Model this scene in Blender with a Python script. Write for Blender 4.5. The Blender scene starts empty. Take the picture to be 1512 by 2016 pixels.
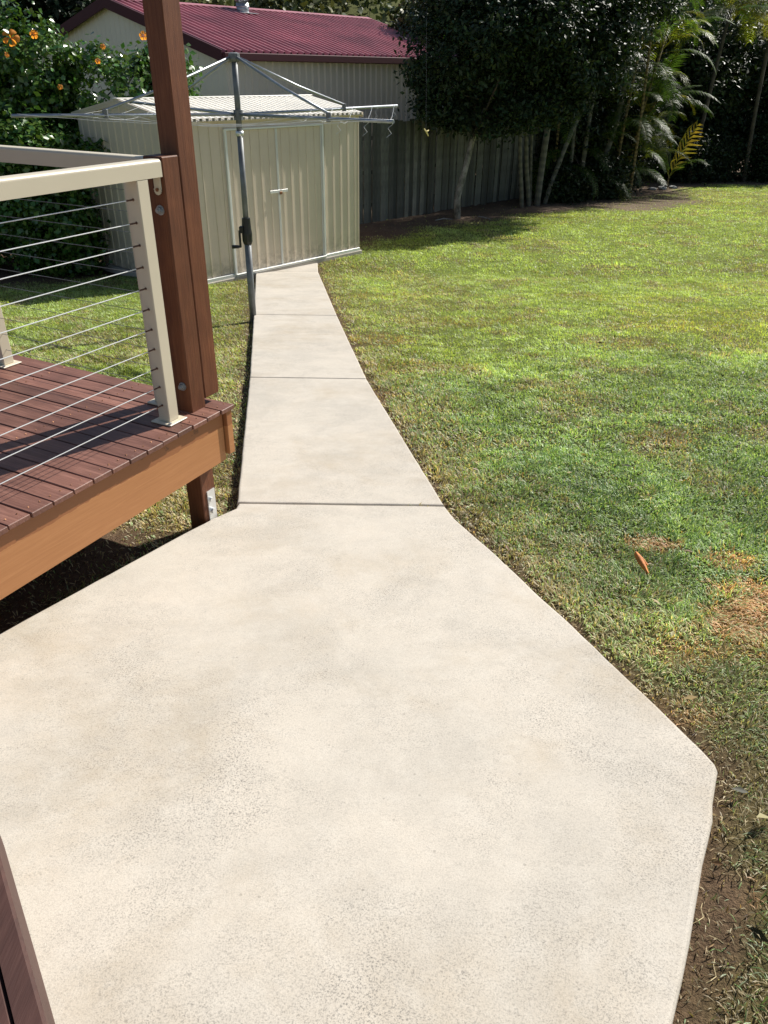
import bpy, math, random
import numpy as np
from math import sin, cos, radians, pi, hypot
from mathutils import Vector, Matrix
random.seed(7); RNG = np.random.default_rng(11)
S = bpy.context.scene
COL = S.collection

# ------------------------------------------------------------------ camera, world, sun, exposure
cam = bpy.data.cameras.new('camera'); camo = bpy.data.objects.new('camera', cam); COL.objects.link(camo)
PITCH, ROLL, FPX = radians(30.0), radians(0.8), 1510.0
F = Vector((0, cos(PITCH), -sin(PITCH))); R0 = Vector((1, 0, 0)); U0 = Vector((0, sin(PITCH), cos(PITCH)))
Rr = cos(ROLL)*R0 + sin(ROLL)*U0; Uu = -sin(ROLL)*R0 + cos(ROLL)*U0
m = Matrix((Rr, Uu, -F)).transposed().to_4x4(); m.translation = Vector((0, 0, 1.93)); camo.matrix_world = m
cam.sensor_fit = 'VERTICAL'; cam.sensor_height = 36.0; cam.lens = FPX/2016*36.0
cam.clip_start = .05; cam.clip_end = 1000
S.camera = camo
SUN_AZ, SUN_EL = radians(45.8), radians(41)
world = bpy.data.worlds.new("World"); S.world = world; world.use_nodes = True
wn = world.node_tree; wn.nodes.clear()
sky = wn.nodes.new('ShaderNodeTexSky'); sky.sky_type = 'NISHITA'; sky.sun_disc = False
sky.sun_elevation = SUN_EL; sky.sun_rotation = SUN_AZ; sky.air_density = 1.0; sky.dust_density = 1.0
bg = wn.nodes.new('ShaderNodeBackground'); bg.inputs['Strength'].default_value = .055
wo = wn.nodes.new('ShaderNodeOutputWorld')
wn.links.new(sky.outputs[0], bg.inputs[0]); wn.links.new(bg.outputs[0], wo.inputs[0])
sl = bpy.data.lights.new('sun', 'SUN'); sl.energy = 4.2; sl.angle = radians(.53); sl.color = (1, .955, .88)
so = bpy.data.objects.new('sun', sl); COL.objects.link(so)
SD = Vector((sin(SUN_AZ)*cos(SUN_EL), cos(SUN_AZ)*cos(SUN_EL), sin(SUN_EL)))
so.rotation_euler = SD.to_track_quat('Z', 'Y').to_euler(); so.location = SD*60
S.view_settings.view_transform = 'Standard'; S.view_settings.look = 'None'
S.view_settings.gamma = 1; S.view_settings.use_curve_mapping = False; S.view_settings.exposure = .75
S.cycles.max_bounces = 8; S.cycles.transparent_max_bounces = 8

# ------------------------------------------------------------------ materials
def nt(name):
    m = bpy.data.materials.new(name); m.use_nodes = True
    t = m.node_tree; b = t.nodes['Principled BSDF']
    return m, t, b
class N:
    """small node helper"""
    def __init__(s, t): s.t = t
    def n(s, typ, **kw):
        x = s.t.nodes.new(typ)
        for k, v in kw.items():
            if k.startswith('_'): setattr(x, k[1:], v)
        return x
    def l(s, a, b): s.t.links.new(a, b)
    def coord(s, kind='Object', scale=(1, 1, 1)):
        c = s.t.nodes.new('ShaderNodeTexCoord'); mp = s.t.nodes.new('ShaderNodeMapping')
        mp.inputs['Scale'].default_value = scale; s.l(c.outputs[kind], mp.inputs[0]); return mp.outputs[0]
    def noise(s, v, scale, detail=4, rough=.55, dist=0):
        x = s.t.nodes.new('ShaderNodeTexNoise'); x.inputs['Scale'].default_value = scale
        x.inputs['Detail'].default_value = detail; x.inputs['Roughness'].default_value = rough
        x.inputs['Distortion'].default_value = dist; s.l(v, x.inputs['Vector']); return x.outputs['Fac']
    def ramp(s, f, stops):
        x = s.t.nodes.new('ShaderNodeValToRGB'); e = x.color_ramp.elements
        while len(e) < len(stops): e.new(.5)
        for i, (p, c) in enumerate(stops):
            e[i].position = p; e[i].color = (*c, 1) if len(c) == 3 else c
        s.l(f, x.inputs[0]); return x.outputs[0]
    def mix(s, fac, a, b, mode='MIX'):
        x = s.t.nodes.new('ShaderNodeMix'); x.data_type = 'RGBA'; x.blend_type = mode
        for k, v in ((0, fac), (6, a), (7, b)):
            if isinstance(v, (int, float)): x.inputs[k].default_value = v
            elif isinstance(v, tuple): x.inputs[k].default_value = (*v, 1) if len(v) == 3 else v
            else: s.l(v, x.inputs[k])
        return x.outputs[2]
    def math(s, op, a, b=None):
        x = s.t.nodes.new('ShaderNodeMath'); x.operation = op
        for k, v in ((0, a), (1, b)):
            if v is None: continue
            if isinstance(v, (int, float)): x.inputs[k].default_value = v
            else: s.l(v, x.inputs[k])
        return x.outputs[0]
    def bump(s, h, bsdf, strength=.3, dist=.01):
        x = s.t.nodes.new('ShaderNodeBump'); x.inputs['Strength'].default_value = strength
        x.inputs['Distance'].default_value = dist; s.l(h, x.inputs['Height']); s.l(x.outputs[0], bsdf.inputs['Normal'])
    def attr(s, name):
        x = s.t.nodes.new('ShaderNodeAttribute'); x.attribute_name = name; return x.outputs['Color']
    def rnd(s):
        return s.t.nodes.new('ShaderNodeObjectInfo').outputs['Random']

def simple(name, c, rough=.5, metal=0, var=.12, scale=6, bump=.05, spec=.5, coord='Object', stretch=(1, 1, 1)):
    m, t, b = nt(name); g = N(t); v = g.coord(coord, stretch)
    f = g.noise(v, scale, 5); c0 = tuple(x*(1-var) for x in c); c1 = tuple(min(1, x*(1+var)) for x in c)
    g.l(g.ramp(f, [(.3, c0), (.7, c1)]), b.inputs['Base Color'])
    b.inputs['Roughness'].default_value = rough; b.inputs['Metallic'].default_value = metal
    b.inputs['Specular IOR Level'].default_value = spec
    if bump: g.bump(g.noise(v, scale*8, 3), b, bump, .004)
    return m

def concrete_mat():
    m, t, b = nt('concrete'); g = N(t); v = g.coord('Object')
    big = g.noise(v, .75, 6, .62, .3); mid = g.noise(v, 3.2, 7, .72, .2)
    c = g.ramp(big, [(.30, (.58, .525, .445)), (.5, (.56, .51, .435)), (.70, (.50, .46, .395))])
    tan = g.ramp(g.noise(g.coord('Object', (1, 1.3, 1)), 1.3, 6, .66, .4), [(.48, (0, 0, 0)), (.70, (1, 1, 1))])
    c = g.mix(g.math('MULTIPLY', tan, .8), c, (.44, .375, .285))
    c = g.mix(g.math('MULTIPLY', g.ramp(mid, [(.42, (0, 0, 0)), (.72, (1, 1, 1))]), .6), c, (.42, .39, .34))
    c = g.mix(g.math('MULTIPLY', g.ramp(g.noise(v, 11, 6, .75), [(.35, (1, 1, 1)), (.52, (0, 0, 0))]), .35), c, (.60, .56, .49))
    # greyish mould made of fine speckle that gathers in patches
    stain = g.ramp(g.noise(v, 1.9, 7, .72, .5), [(.45, (0, 0, 0)), (.66, (1, 1, 1))])
    fine = g.noise(v, 210, 4, .85)
    sp = g.ramp(fine, [(.50, (0, 0, 0)), (.60, (1, 1, 1))])
    spm = g.math('MULTIPLY', sp, g.math('ADD', g.math('MULTIPLY', stain, .62), .26))
    c = g.mix(spm, c, (.17, .16, .145))
    f2 = g.noise(v, 105, 5, .85)
    c = g.mix(g.math('MULTIPLY', g.ramp(f2, [(.60, (0, 0, 0)), (.68, (1, 1, 1))]), g.math('ADD', g.math('MULTIPLY', stain, .60), .05)), c, (.13, .125, .115))
    grain = g.noise(v, 330, 2, .6)
    c = g.mix(.30, c, g.ramp(grain, [(.3, (.6, .6, .6)), (.7, (1.12, 1.12, 1.12))]), 'MULTIPLY')
    vo = g.n('ShaderNodeTexVoronoi'); vo.inputs['Scale'].default_value = 34; g.l(g.mix(.03, v, g.n('ShaderNodeTexNoise').outputs['Color']), vo.inputs['Vector'])
    pit = g.ramp(vo.outputs['Distance'], [(.09, (1, 1, 1)), (.15, (0, 0, 0))])
    pm = g.math('MULTIPLY', pit, g.ramp(g.noise(v, 7, 2), [(.56, (0, 0, 0)), (.62, (1, 1, 1))]))
    c = g.mix(g.math('MULTIPLY', pm, .4), c, (.15, .14, .12))
    g.l(c, b.inputs['Base Color']); b.inputs['Roughness'].default_value = .88
    b.inputs['Specular IOR Level'].default_value = .25
    h = g.math('ADD', g.math('MULTIPLY', fine, .5), g.math('MULTIPLY', grain, .35)); g.bump(h, b, .5, .002)
    return m
CONC = concrete_mat()

def wood_mat(name, stops, stretch=(14, 14, 1.2), rough=.6, bump=.25, scale=3, rndamt=.25):
    m, t, b = nt(name); g = N(t); v = g.coord('Object', stretch)
    f = g.noise(v, scale, 7, .65, 1.2); c = g.ramp(f, stops)
    r = g.rnd(); k = g.math('ADD', g.math('MULTIPLY', r, rndamt), 1-rndamt*.5)
    cc = g.n('ShaderNodeCombineColor'); [g.l(k, cc.inputs[i]) for i in range(3)]
    c = g.mix(1.0, c, cc.outputs[0], 'MULTIPLY')
    blot = g.noise(g.coord('Object'), 5, 4)
    c = g.mix(g.ramp(blot, [(.4, (0, 0, 0)), (.8, (.6, .6, .6))]), c, tuple(x*.62 for x in stops[0][1]))
    g.l(c, b.inputs['Base Color']); b.inputs['Roughness'].default_value = rough
    b.inputs['Specular IOR Level'].default_value = .35
    g.bump(g.noise(v, scale*4, 4), b, bump, .003)
    return m
TIMBER = wood_mat('stained_timber', [(.25, (.090, .029, .013)), (.5, (.145, .050, .021)), (.75, (.21, .080, .035))], (30, 30, 1.3), bump=.4)
DECKW = wood_mat('deck_board_wood', [(.25, (.115, .050, .036)), (.5, (.18, .083, .060)), (.8, (.31, .155, .115))], (1.0, 18, 18), rough=.5, rndamt=.6)
STEPW = wood_mat('step_wood', [(.25, (.045, .020, .016)), (.5, (.07, .031, .025)), (.8, (.10, .048, .038))], (18, 1.2, 18), rough=.6)
FENCEW = wood_mat('weathered_paling', [(.25, (.082, .084, .072)), (.5, (.128, .130, .112)), (.8, (.19, .19, .165))], (12, 12, .8), rough=.85, rndamt=1.0)
BEAMW = wood_mat('dark_under_timber', [(.25, (.07, .035, .022)), (.5, (.12, .06, .04)), (.75, (.17, .09, .06))], (12, 12, 1))

def fascia_mat():
    m, t, b = nt('orange_fascia'); g = N(t); v = g.coord('Object', (30, 1.4, 30))
    c = g.ramp(g.noise(v, 3, 8, .7, .8), [(.2, (.345, .145, .052)), (.5, (.41, .18, .066)), (.8, (.47, .22, .088))])
    vo = g.n('ShaderNodeTexVoronoi'); vo.inputs['Scale'].default_value = 5; g.l(g.coord('Object'), vo.inputs['Vector'])
    kn = g.ramp(vo.outputs['Distance'], [(.035, (1, 1, 1)), (.07, (0, 0, 0))]); c = g.mix(kn, c, (.24, .09, .035))
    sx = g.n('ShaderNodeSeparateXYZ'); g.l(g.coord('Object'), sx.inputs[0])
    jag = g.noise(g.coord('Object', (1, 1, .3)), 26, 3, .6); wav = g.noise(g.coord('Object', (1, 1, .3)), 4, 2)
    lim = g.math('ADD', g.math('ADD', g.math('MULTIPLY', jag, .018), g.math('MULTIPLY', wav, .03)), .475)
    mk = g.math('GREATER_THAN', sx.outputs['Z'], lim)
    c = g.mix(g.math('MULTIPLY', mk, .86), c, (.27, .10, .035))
    st = g.ramp(g.noise(g.coord('Object'), 16, 5, .7), [(.60, (0, 0, 0)), (.66, (1, 1, 1))])
    zt = g.math('GREATER_THAN', sx.outputs['Z'], .53)
    c = g.mix(g.math('MULTIPLY', g.math('MULTIPLY', st, zt), .6), c, (.08, .03, .015))
    g.l(c, b.inputs['Base Color']); b.inputs['Roughness'].default_value = .55
    g.bump(g.noise(v, 12, 4), b, .12, .003); return m
FASCIA = fascia_mat()
CREAM = simple('cream_powdercoat', (.60, .535, .41), .38, 0, .03, 4, .02)
GALV = simple('galvanised_steel', (.36, .385, .41), .42, .75, .18, 14, .05)
GALVD = simple('dull_galvanised_pole', (.17, .18, .185), .55, .35, .25, 10, .12)
ZINC = simple('bright_zinc', (.72, .74, .74), .35, .6, .1, 12, .05)
BLACKP = simple('black_plastic', (.012, .013, .015), .4, 0, .2, 10, .05)
def sheet_mat(name, c, zlo, zhi, dirt=(.16, .13, .09)):
    m, t, b = nt(name); g = N(t); v = g.coord('Object')
    col = g.ramp(g.noise(v, 1.4, 5, .6), [(.3, tuple(x*.93 for x in c)), (.7, tuple(x*1.05 for x in c))])
    run = g.noise(g.coord('Object', (9, 9, .5)), 3, 5, .7)
    col = g.mix(g.math('MULTIPLY', g.ramp(run, [(.52, (0, 0, 0)), (.72, (1, 1, 1))]), .22), col, tuple(x*.55 for x in c))
    sx = g.n('ShaderNodeSeparateXYZ'); g.l(v, sx.inputs[0])
    mr = g.n('ShaderNodeMapRange'); mr.inputs['From Min'].default_value = zhi; mr.inputs['From Max'].default_value = zlo; g.l(sx.outputs['Z'], mr.inputs['Value'])
    sp = g.math('MULTIPLY', mr.outputs[0], g.ramp(g.noise(v, 12, 6, .75), [(.42, (0, 0, 0)), (.62, (1, 1, 1))]))
    col = g.mix(g.math('MULTIPLY', sp, .7), col, dirt)
    g.l(col, b.inputs['Base Color']); b.inputs['Roughness'].default_value = .42; g.bump(g.noise(v, 3, 2), b, .12, .01); return m
SHEET = sheet_mat('beige_sheet_steel', (.67, .575, .455), 0, .32)
ROOFS = simple('cream_roof_steel', (.82, .79, .72), .38, .0, .05, 1.6, .0)
FRAMEW = simple('pale_door_trim', (.72, .73, .70), .35, .1, .06, 3, 0)
BWALL = simple('big_shed_wall_steel', (.75, .67, .565), .5, .0, .05, .8, .0)
MAROON = simple('maroon_roof_steel', (.38, .135, .155), .45, .0, .3, .9, .0, spec=.8)
MAROOND = simple('maroon_trim_steel', (.065, .010, .017), .75, .0, .1, 1, .0)
WIRE = simple('stainless_wire', (.72, .73, .72), .4, .35, .05, 20, 0)
LINEW = simple('clothesline_wire', (.6, .62, .64), .4, .2, .05, 20, 0)
RUST = simple('rusty_screw', (.25, .12, .06), .6, .6, .3, 200, .1)
ROCK = simple('pale_stone', (.26, .26, .25), .8, 0, .3, 12, .4)
BARKP = simple('orange_bark', (.55, .19, .04), .7, 0, .5, 40, .3)
FLOWER = None

def leafy(name, rough=.45, trans=.35, spec=.5, attr='col', tgain=1.3):
    m, t, b = nt(name); g = N(t); c = g.attr(attr)
    g.l(c, b.inputs['Base Color']); b.inputs['Roughness'].default_value = rough
    b.inputs['Specular IOR Level'].default_value = spec
    tr = g.n('ShaderNodeBsdfTranslucent')
    tc = g.mix(1.0, c, (tgain*1.05, tgain*1.05, tgain*.45), 'MULTIPLY'); g.l(tc, tr.inputs[0])
    mx = g.n('ShaderNodeMixShader'); mx.inputs[0].default_value = trans
    out = t.nodes['Material Output']; g.l(b.outputs[0], mx.inputs[1]); g.l(tr.outputs[0], mx.inputs[2]); g.l(mx.outputs[0], out.inputs[0])
    return m
GRASSM = leafy('grass_blade', .5, .30, .35, tgain=1.5)
LEAFG = leafy('glossy_leaf', .27, .16, .6)
LEAFD = leafy('dark_leaf', .5, .10, .22)
PALML = leafy('palm_leaflet', .5, .42, .3, tgain=1.9)
PETAL = leafy('hibiscus_petal', .6, .5, .2, tgain=1.5)

def ground_mat():
    m, t, b = nt('soil_and_thatch'); g = N(t); v = g.coord('Object'); c = g.attr('col')
    f = g.noise(v, 45, 5, .75); c = g.mix(.85, c, g.ramp(f, [(.28, (.35, .33, .30)), (.5, (.85, .82, .78)), (.75, (1.35, 1.3, 1.2))]), 'MULTIPLY')
    c = g.mix(.5, c, g.ramp(g.noise(v, 230, 3, .7), [(.35, (.45, .45, .45)), (.65, (1.25, 1.25, 1.25))]), 'MULTIPLY')
    g.l(c, b.inputs['Base Color']); b.inputs['Roughness'].default_value = .95; b.inputs['Specular IOR Level'].default_value = .1
    g.bump(g.math('ADD', f, g.math('MULTIPLY', g.noise(v, 160, 3), .5)), b, .8, .02); return m
GROUNDM = ground_mat()
def bark_mat(name, a, bcol, ring=0):
    m, t, b = nt(name); g = N(t)
    if ring:
        w = g.n('ShaderNodeTexWave'); w.bands_direction = 'Z'; w.inputs['Scale'].default_value = ring
        w.inputs['Distortion'].default_value = 5; w.inputs['Detail'].default_value = 3; g.l(g.coord('Object'), w.inputs[0]); f = w.outputs['Fac']
        nz = g.noise(g.coord('Object'), 7, 4); f = g.math('ADD', g.math('MULTIPLY', f, .5), g.math('MULTIPLY', nz, .5))
    else: f = g.noise(g.coord('Object', (1, 1, .6)), 9, 5, .65)
    g.l(g.ramp(f, [(.35, a), (.62, bcol)]), b.inputs['Base Color']); b.inputs['Roughness'].default_value = .85
    g.bump(f, b, .4, .01); return m
PALMT = bark_mat('palm_trunk_bark', (.11, .11, .09), (.17, .16, .13), 1.7)
TREEB = bark_mat('patched_grey_bark', (.10, .095, .08), (.36, .34, .30))
DARKB = bark_mat('dark_bark', (.045, .036, .028), (.11, .09, .07))
CANEB = bark_mat('cane_bark', (.14, .10, .05), (.30, .22, .10), 3)

# ------------------------------------------------------------------ object helpers
def mesh_np(name, V, Fq, mat, cols=None, smooth=False):
    """V (n,3), Fq (k,3|4) arrays; cols (n,3)"""
    me = bpy.data.meshes.new(name); V = np.asarray(V, np.float32); Fq = np.asarray(Fq, np.int32)
    me.vertices.add(len(V)); me.vertices.foreach_set('co', V.ravel())
    k = Fq.shape[1]; me.loops.add(Fq.size); me.loops.foreach_set('vertex_index', Fq.ravel())
    me.polygons.add(len(Fq)); me.polygons.foreach_set('loop_start', np.arange(0, Fq.size, k, dtype=np.int32))
    if smooth: me.polygons.foreach_set('use_smooth', np.ones(len(Fq), bool))
    if cols is not None:
        a = me.attributes.new('col', 'FLOAT_COLOR', 'POINT'); cc = np.ones((len(V), 4), np.float32); cc[:, :3] = cols
        a.data.foreach_set('color', cc.ravel())
    me.update(calc_edges=True); me.materials.append(mat); return me
class MB:
    def __init__(s): s.v = []; s.f = []
    def add(s, vs, fs):
        o = len(s.v); s.v += [tuple(p) for p in vs]; s.f += [tuple(i+o for i in f) for f in fs]; return s
    def box(s, x0, x1, y0, y1, z0, z1, bev=0):
        if bev <= 0:
            vs = [(x, y, z) for x in (x0, x1) for y in (y0, y1) for z in (z0, z1)]
            fs = [(0, 1, 3, 2), (4, 6, 7, 5), (0, 4, 5, 1), (2, 3, 7, 6), (0, 2, 6, 4), (1, 5, 7, 3)]
            return s.add(vs, fs)
        b = bev; xs, ys, zs = (x0, x1), (y0, y1), (z0, z1); idx = {}; vs = []
        for i in range(2):
            for j in range(2):
                for k in range(2):
                    sx, sy, sz = 1-2*i, 1-2*j, 1-2*k
                    for a in range(3):
                        p = [xs[i]+sx*b, ys[j]+sy*b, zs[k]+sz*b]; p[a] = (xs[i], ys[j], zs[k])[a]
                        idx[i, j, k, a] = len(vs); vs.append(tuple(p))
        fs = []
        for a in range(3):
            o = [q for q in range(3) if q != a]
            for e in range(2):
                L = []
                for (p, q) in ((0, 0), (1, 0), (1, 1), (0, 1)):
                    k = [0, 0, 0]; k[a] = e; k[o[0]] = p; k[o[1]] = q; L.append(idx[k[0], k[1], k[2], a])
                fs.append(tuple(L if (e == 1) != (a == 1) else L[::-1]))
        for a in range(3):
            o = [q for q in range(3) if q != a]
            for p in range(2):
                for q in range(2):
                    k0 = [0, 0, 0]; k0[o[0]] = p; k0[o[1]] = q; k1 = list(k0); k1[a] = 1
                    fs.append((idx[(*k0, o[0])], idx[(*k1, o[0])], idx[(*k1, o[1])], idx[(*k0, o[1])]))
        for i in range(2):
            for j in range(2):
                for k in range(2): fs.append((idx[i, j, k, 0], idx[i, j, k, 1], idx[i, j, k, 2]))
        return s.add(vs, fs)
    def tube(s, pts, rad, n=10, cap=True):
        pts = [Vector(p) for p in pts]; rs = rad if isinstance(rad, (list, tuple)) else [rad]*len(pts)
        vs = []; fs = []; prev = None
        for i, p in enumerate(pts):
            d = (pts[min(i+1, len(pts)-1)]-pts[max(i-1, 0)]).normalized()
            a = prev - d*prev.dot(d) if prev is not None else d.orthogonal()
            a.normalize(); prev = a; b = d.cross(a)
            for k in range(n):
                t = 2*pi*k/n; vs.append(p+(a*cos(t)+b*sin(t))*rs[i])
        for i in range(len(pts)-1):
            for k in range(n):
                k2 = (k+1) % n; fs.append((i*n+k, i*n+k2, (i+1)*n+k2, (i+1)*n+k))
        if cap: fs.append(tuple(range(n-1, -1, -1))); fs.append(tuple((len(pts)-1)*n+k for k in range(n)))
        return s.add(vs, fs)
    def mesh(s, name, mat, smooth=False):
        me = bpy.data.meshes.new(name); me.from_pydata(s.v, [], s.f); me.update()
        import bmesh
        bm = bmesh.new(); bm.from_mesh(me); bmesh.ops.recalc_face_normals(bm, faces=bm.faces); bm.to_mesh(me); bm.free()
        if smooth:
            for p in me.polygons: p.use_smooth = len(p.vertices) == 4
        me.materials.append(mat); return me
def link(name, me, parent=None, loc=(0, 0, 0), rot=(0, 0, 0)):
    o = bpy.data.objects.new(name, me); COL.objects.link(o); o.location = loc; o.rotation_euler = rot
    if parent is not None: o.parent = parent
    return o
def thing(name, label, cat, loc=(0, 0, 0), rz=0, group=None):
    o = bpy.data.objects.new(name, None); COL.objects.link(o); o.location = loc; o.rotation_euler = (0, 0, rz)
    o.empty_display_size = .2; return tag(o, label, cat, group)
def tag(o, label=None, cat=None, group=None, kind=None):
    if label: o['label'] = label
    if cat: o['category'] = cat
    if group: o['group'] = group
    if kind: o['kind'] = kind
    return o

# ------------------------------------------------------------------ terrain profile
KN = [(-60, .46), (-.41, .46), (3.42, 0), (5.9, -.235), (8.77, -.53), (12.4, -.85), (14.5, -.88), (25, -1.1), (45, -1.5)]
def gz(y): return np.interp(y, [k[0] for k in KN], [k[1] for k in KN])
AZ = radians(40.5); Uv = np.array([sin(AZ), cos(AZ)]); Nv = np.array([cos(AZ), -sin(AZ)])
FP = np.array([-.64, 17.26])
def sstep(a, b, x): t = np.clip((x-a)/(b-a), 0, 1); return t*t*(3-2*t)
_tab = RNG.random((64, 64))
def vnoise(x, y, s, seed=0):
    x = np.asarray(x)*s+seed*7.31; y = np.asarray(y)*s+seed*3.77
    xi = np.floor(x).astype(int); yi = np.floor(y).astype(int); fx = x-xi; fy = y-yi
    fx = fx*fx*(3-2*fx); fy = fy*fy*(3-2*fy); T = lambda a, b: _tab[a % 64, b % 64]
    return (T(xi, yi)*(1-fx)+T(xi+1, yi)*fx)*(1-fy)+(T(xi, yi+1)*(1-fx)+T(xi+1, yi+1)*fx)*fy
def fbm(x, y, s, seed=0): return .5*vnoise(x, y, s, seed)+.3*vnoise(x, y, s*2.1, seed+1)+.2*vnoise(x, y, s*4.3, seed+2)

def onslope(x, y):
    # the near pad rises gently towards the house
    t = (1.93-3.42*.12)/(1.93-.12*y); return (x*t, y*t) if -.5 < y < 3.42 else (x, y)
PAD = [(-.752, 3.36), (-.845, 3.262), (-1.0, 3.055), (-1.163, 2.827), (-1.5, 2.357), (-3.2, .0), (-3.2, -.41), (-.13, -.41),
       (.694, .962), (.805, 1.164), (.915, 1.385), (.999, 1.535), (1.02, 1.594), (1.066, 1.688), (1.083, 1.721), (1.084, 1.75), (1.065, 1.803), (1.035, 1.869), (0.98, 1.996),
       (.888, 2.192), (.771, 2.449), (.647, 2.696), (.526, 2.96), (.427, 3.149), (.35, 3.30), (.312, 3.415), (-.745, 3.415)]
PAD = [onslope(*p) for p in PAD]
LE = [(-.755, 3.42), (-1.10, 5.9), (-1.53, 8.77), (-2.06, 12.28)]
RE = [(.31, 3.42), (-.155, 5.9), (-.572, 8.77), (-1.22, 13.25)]
g_ = .004
def lerp2(a, b, t): return (a[0]+(b[0]-a[0])*t, a[1]+(b[1]-a[1])*t)
PANELS = []
for i in range(3):
    a, b, c, d = LE[i], RE[i], RE[i+1], LE[i+1]
    PANELS.append([(a[0], a[1]+g_), (b[0], b[1]+g_), (c[0], c[1]-g_), (d[0], d[1]-g_)])
def pip(x, y, poly):
    ins = np.zeros(x.shape, bool); n = len(poly); j = n-1
    for i in range(n):
        xi, yi = poly[i]; xj, yj = poly[j]
        c = ((yi > y) != (yj > y)) & (x < (xj-xi)*(y-yi)/(yj-yi+1e-12)+xi); ins ^= c; j = i
    return ins
def dseg(x, y, pts):
    d = np.full(x.shape, 1e9)
    for (ax, ay), (bx, by) in zip(pts[:-1], pts[1:]):
        vx, vy = bx-ax, by-ay; t = np.clip(((x-ax)*vx+(y-ay)*vy)/(vx*vx+vy*vy), 0, 1)
        d = np.minimum(d, np.hypot(x-ax-t*vx, y-ay-t*vy))
    return d
EDGE_R = [(-.9, -3.0), (-.1, -.35), (.694, .962), (1.085, 1.75), (.888, 2.192), (.526, 2.96), (.31, 3.42), (-.155, 5.9), (-.572, 8.77), (-1.22, 13.25)]
EDGE_R = [onslope(*p) for p in EDGE_R]
EDGE_L = [onslope(*p) for p in [(-3.2, 0), (-1.5, 2.357), (-.752, 3.38), (-1.10, 5.9), (-1.53, 8.77), (-2.06, 12.28)]]
# small-shed frame
SH = np.array([-.51, 13.9])
SHED_POLY = [tuple(SH+Nv*.06+Uv*.06), tuple(SH+Nv*.06-Uv*3.66), tuple(SH-Nv*2.36-Uv*3.66), tuple(SH-Nv*2.36+Uv*.06)]

def lawn_z(x, y):
    x = np.asarray(x, float); y = np.asarray(y, float)
    left = (x < np.interp(y, [p[1] for p in LE], [p[0] for p in LE])+.4)
    z = gz(y)-np.where(left, .075, .035)
    z = z+.03*sstep(12.6, 13.4, y)*sstep(1.5, 0, x)
    z = z+.02*(fbm(x, y, .9, 3)-.5)+.022*(fbm(x, y, 6, 5)-.5)
    dr = dseg(x, y, EDGE_R); z = z-.012*np.exp(-(dr/.05)**2)
    hill = sstep(48, 80, y)*9+np.clip(y-80, 0, 200)*.16
    z = z+hill+sstep(45, 60, y)*1.5*(fbm(x, y, .05, 8)-.5)
    return z
def bare(x, y):
    """0 grass .. 1 bare soil"""
    d = (x-FP[0])*Nv[0]+(y-FP[1])*Nv[1]; s = (x-FP[0])*Uv[0]+(y-FP[1])*Uv[1]
    nz = fbm(x, y, .8, 1); nf = fbm(x, y, 5, 2)
    b = sstep(2.7, 1.7, d+(nz-.5)*1.6+.7*sstep(6, 3, s))*(s > -3)
    e = np.hypot((s-8.3)/2.3, (d-2.7)/1.05); b = np.maximum(b, .93*sstep(1.3, .6, e+(nf-.5)*.9+(nz-.5)*.8))
    b = np.maximum(b, sstep(26.3, 27.3, y+(nz-.5)*1.5)*(x > 6))
    # strip of mud along the near right edge of the slab
    e2 = dseg(x, y, EDGE_R[1:4])
    b = np.maximum(b, sstep(.22, .05, e2+(fbm(x, y, 4, 6)-.5)*.40)*.86)
    e3 = dseg(x, y, EDGE_R[3:]); b = np.maximum(b, .75*sstep(.09, .02, e3+(nf-.5)*.09))
    e4 = dseg(x, y, EDGE_L); b = np.maximum(b, .7*sstep(.16, .03, e4+(nf-.5)*.16))
    # beneath the deck and the bush
    cx, cy = -.701, 3.29; ux, uy = sin(radians(27)), cos(radians(27)); px_ = (x-cx)*uy-(y-cy)*ux; al = (x-cx)*ux+(y-cy)*uy
    b = np.maximum(b, sstep(.10, -.3, px_+(nf-.5)*.3)*sstep(.05, -.5, al+(nf-.5)*.3)*.93)
    b = np.maximum(b, sstep(2.6, 1.9, np.hypot(x+6.1, y-13.2)+(nf-.5)*.6))
    b = np.maximum(b, pip(np.asarray(x, float), np.asarray(y, float), SHED_POLY)*1.0)
    return np.clip(b, 0, 1)
STRAW = [(1.74, 2.56, .34, .26, .9), (1.29, 3.13, .12, .07, .8), (1.22, 2.34, .14, .09, .4), (1.05, 2.0, .12, .07, .4), (1.62, 3.0, .14, .10, .6),
         (1.25, 1.22, .2, .13, .8), (.35, 6.5, .4, .25, .3), (-.1, 7.6, .35, .3, .3), (2.4, 7.6, .5, .3, .3), (.9, 8.7, .9, .3, .3), (3.3, 8.6, .9, .35, .25),
         (.1, 10.4, .6, .4, .25), (5.2, 11.5, 1.4, .5, .2), (4.6, 9.4, .9, .35, .2), (-.2, 5.4, .25, .25, .35), (1.9, 4.6, .2, .13, .2)]
STRAW = [(*onslope(a, b), c, d, e) for a, b, c, d, e in STRAW]
def straw(x, y):
    s = np.zeros(np.shape(x)); w = fbm(x, y, 7, 9)-.5; w2 = fbm(x, y, 2.2, 4)
    for cx, cy, rx, ry, a in STRAW:
        s = np.maximum(s, a*sstep(1.35, .6, np.hypot((x-cx)/rx, (y-cy)/ry)+w*1.1))
    return np.clip(s, 0, 1)
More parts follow.
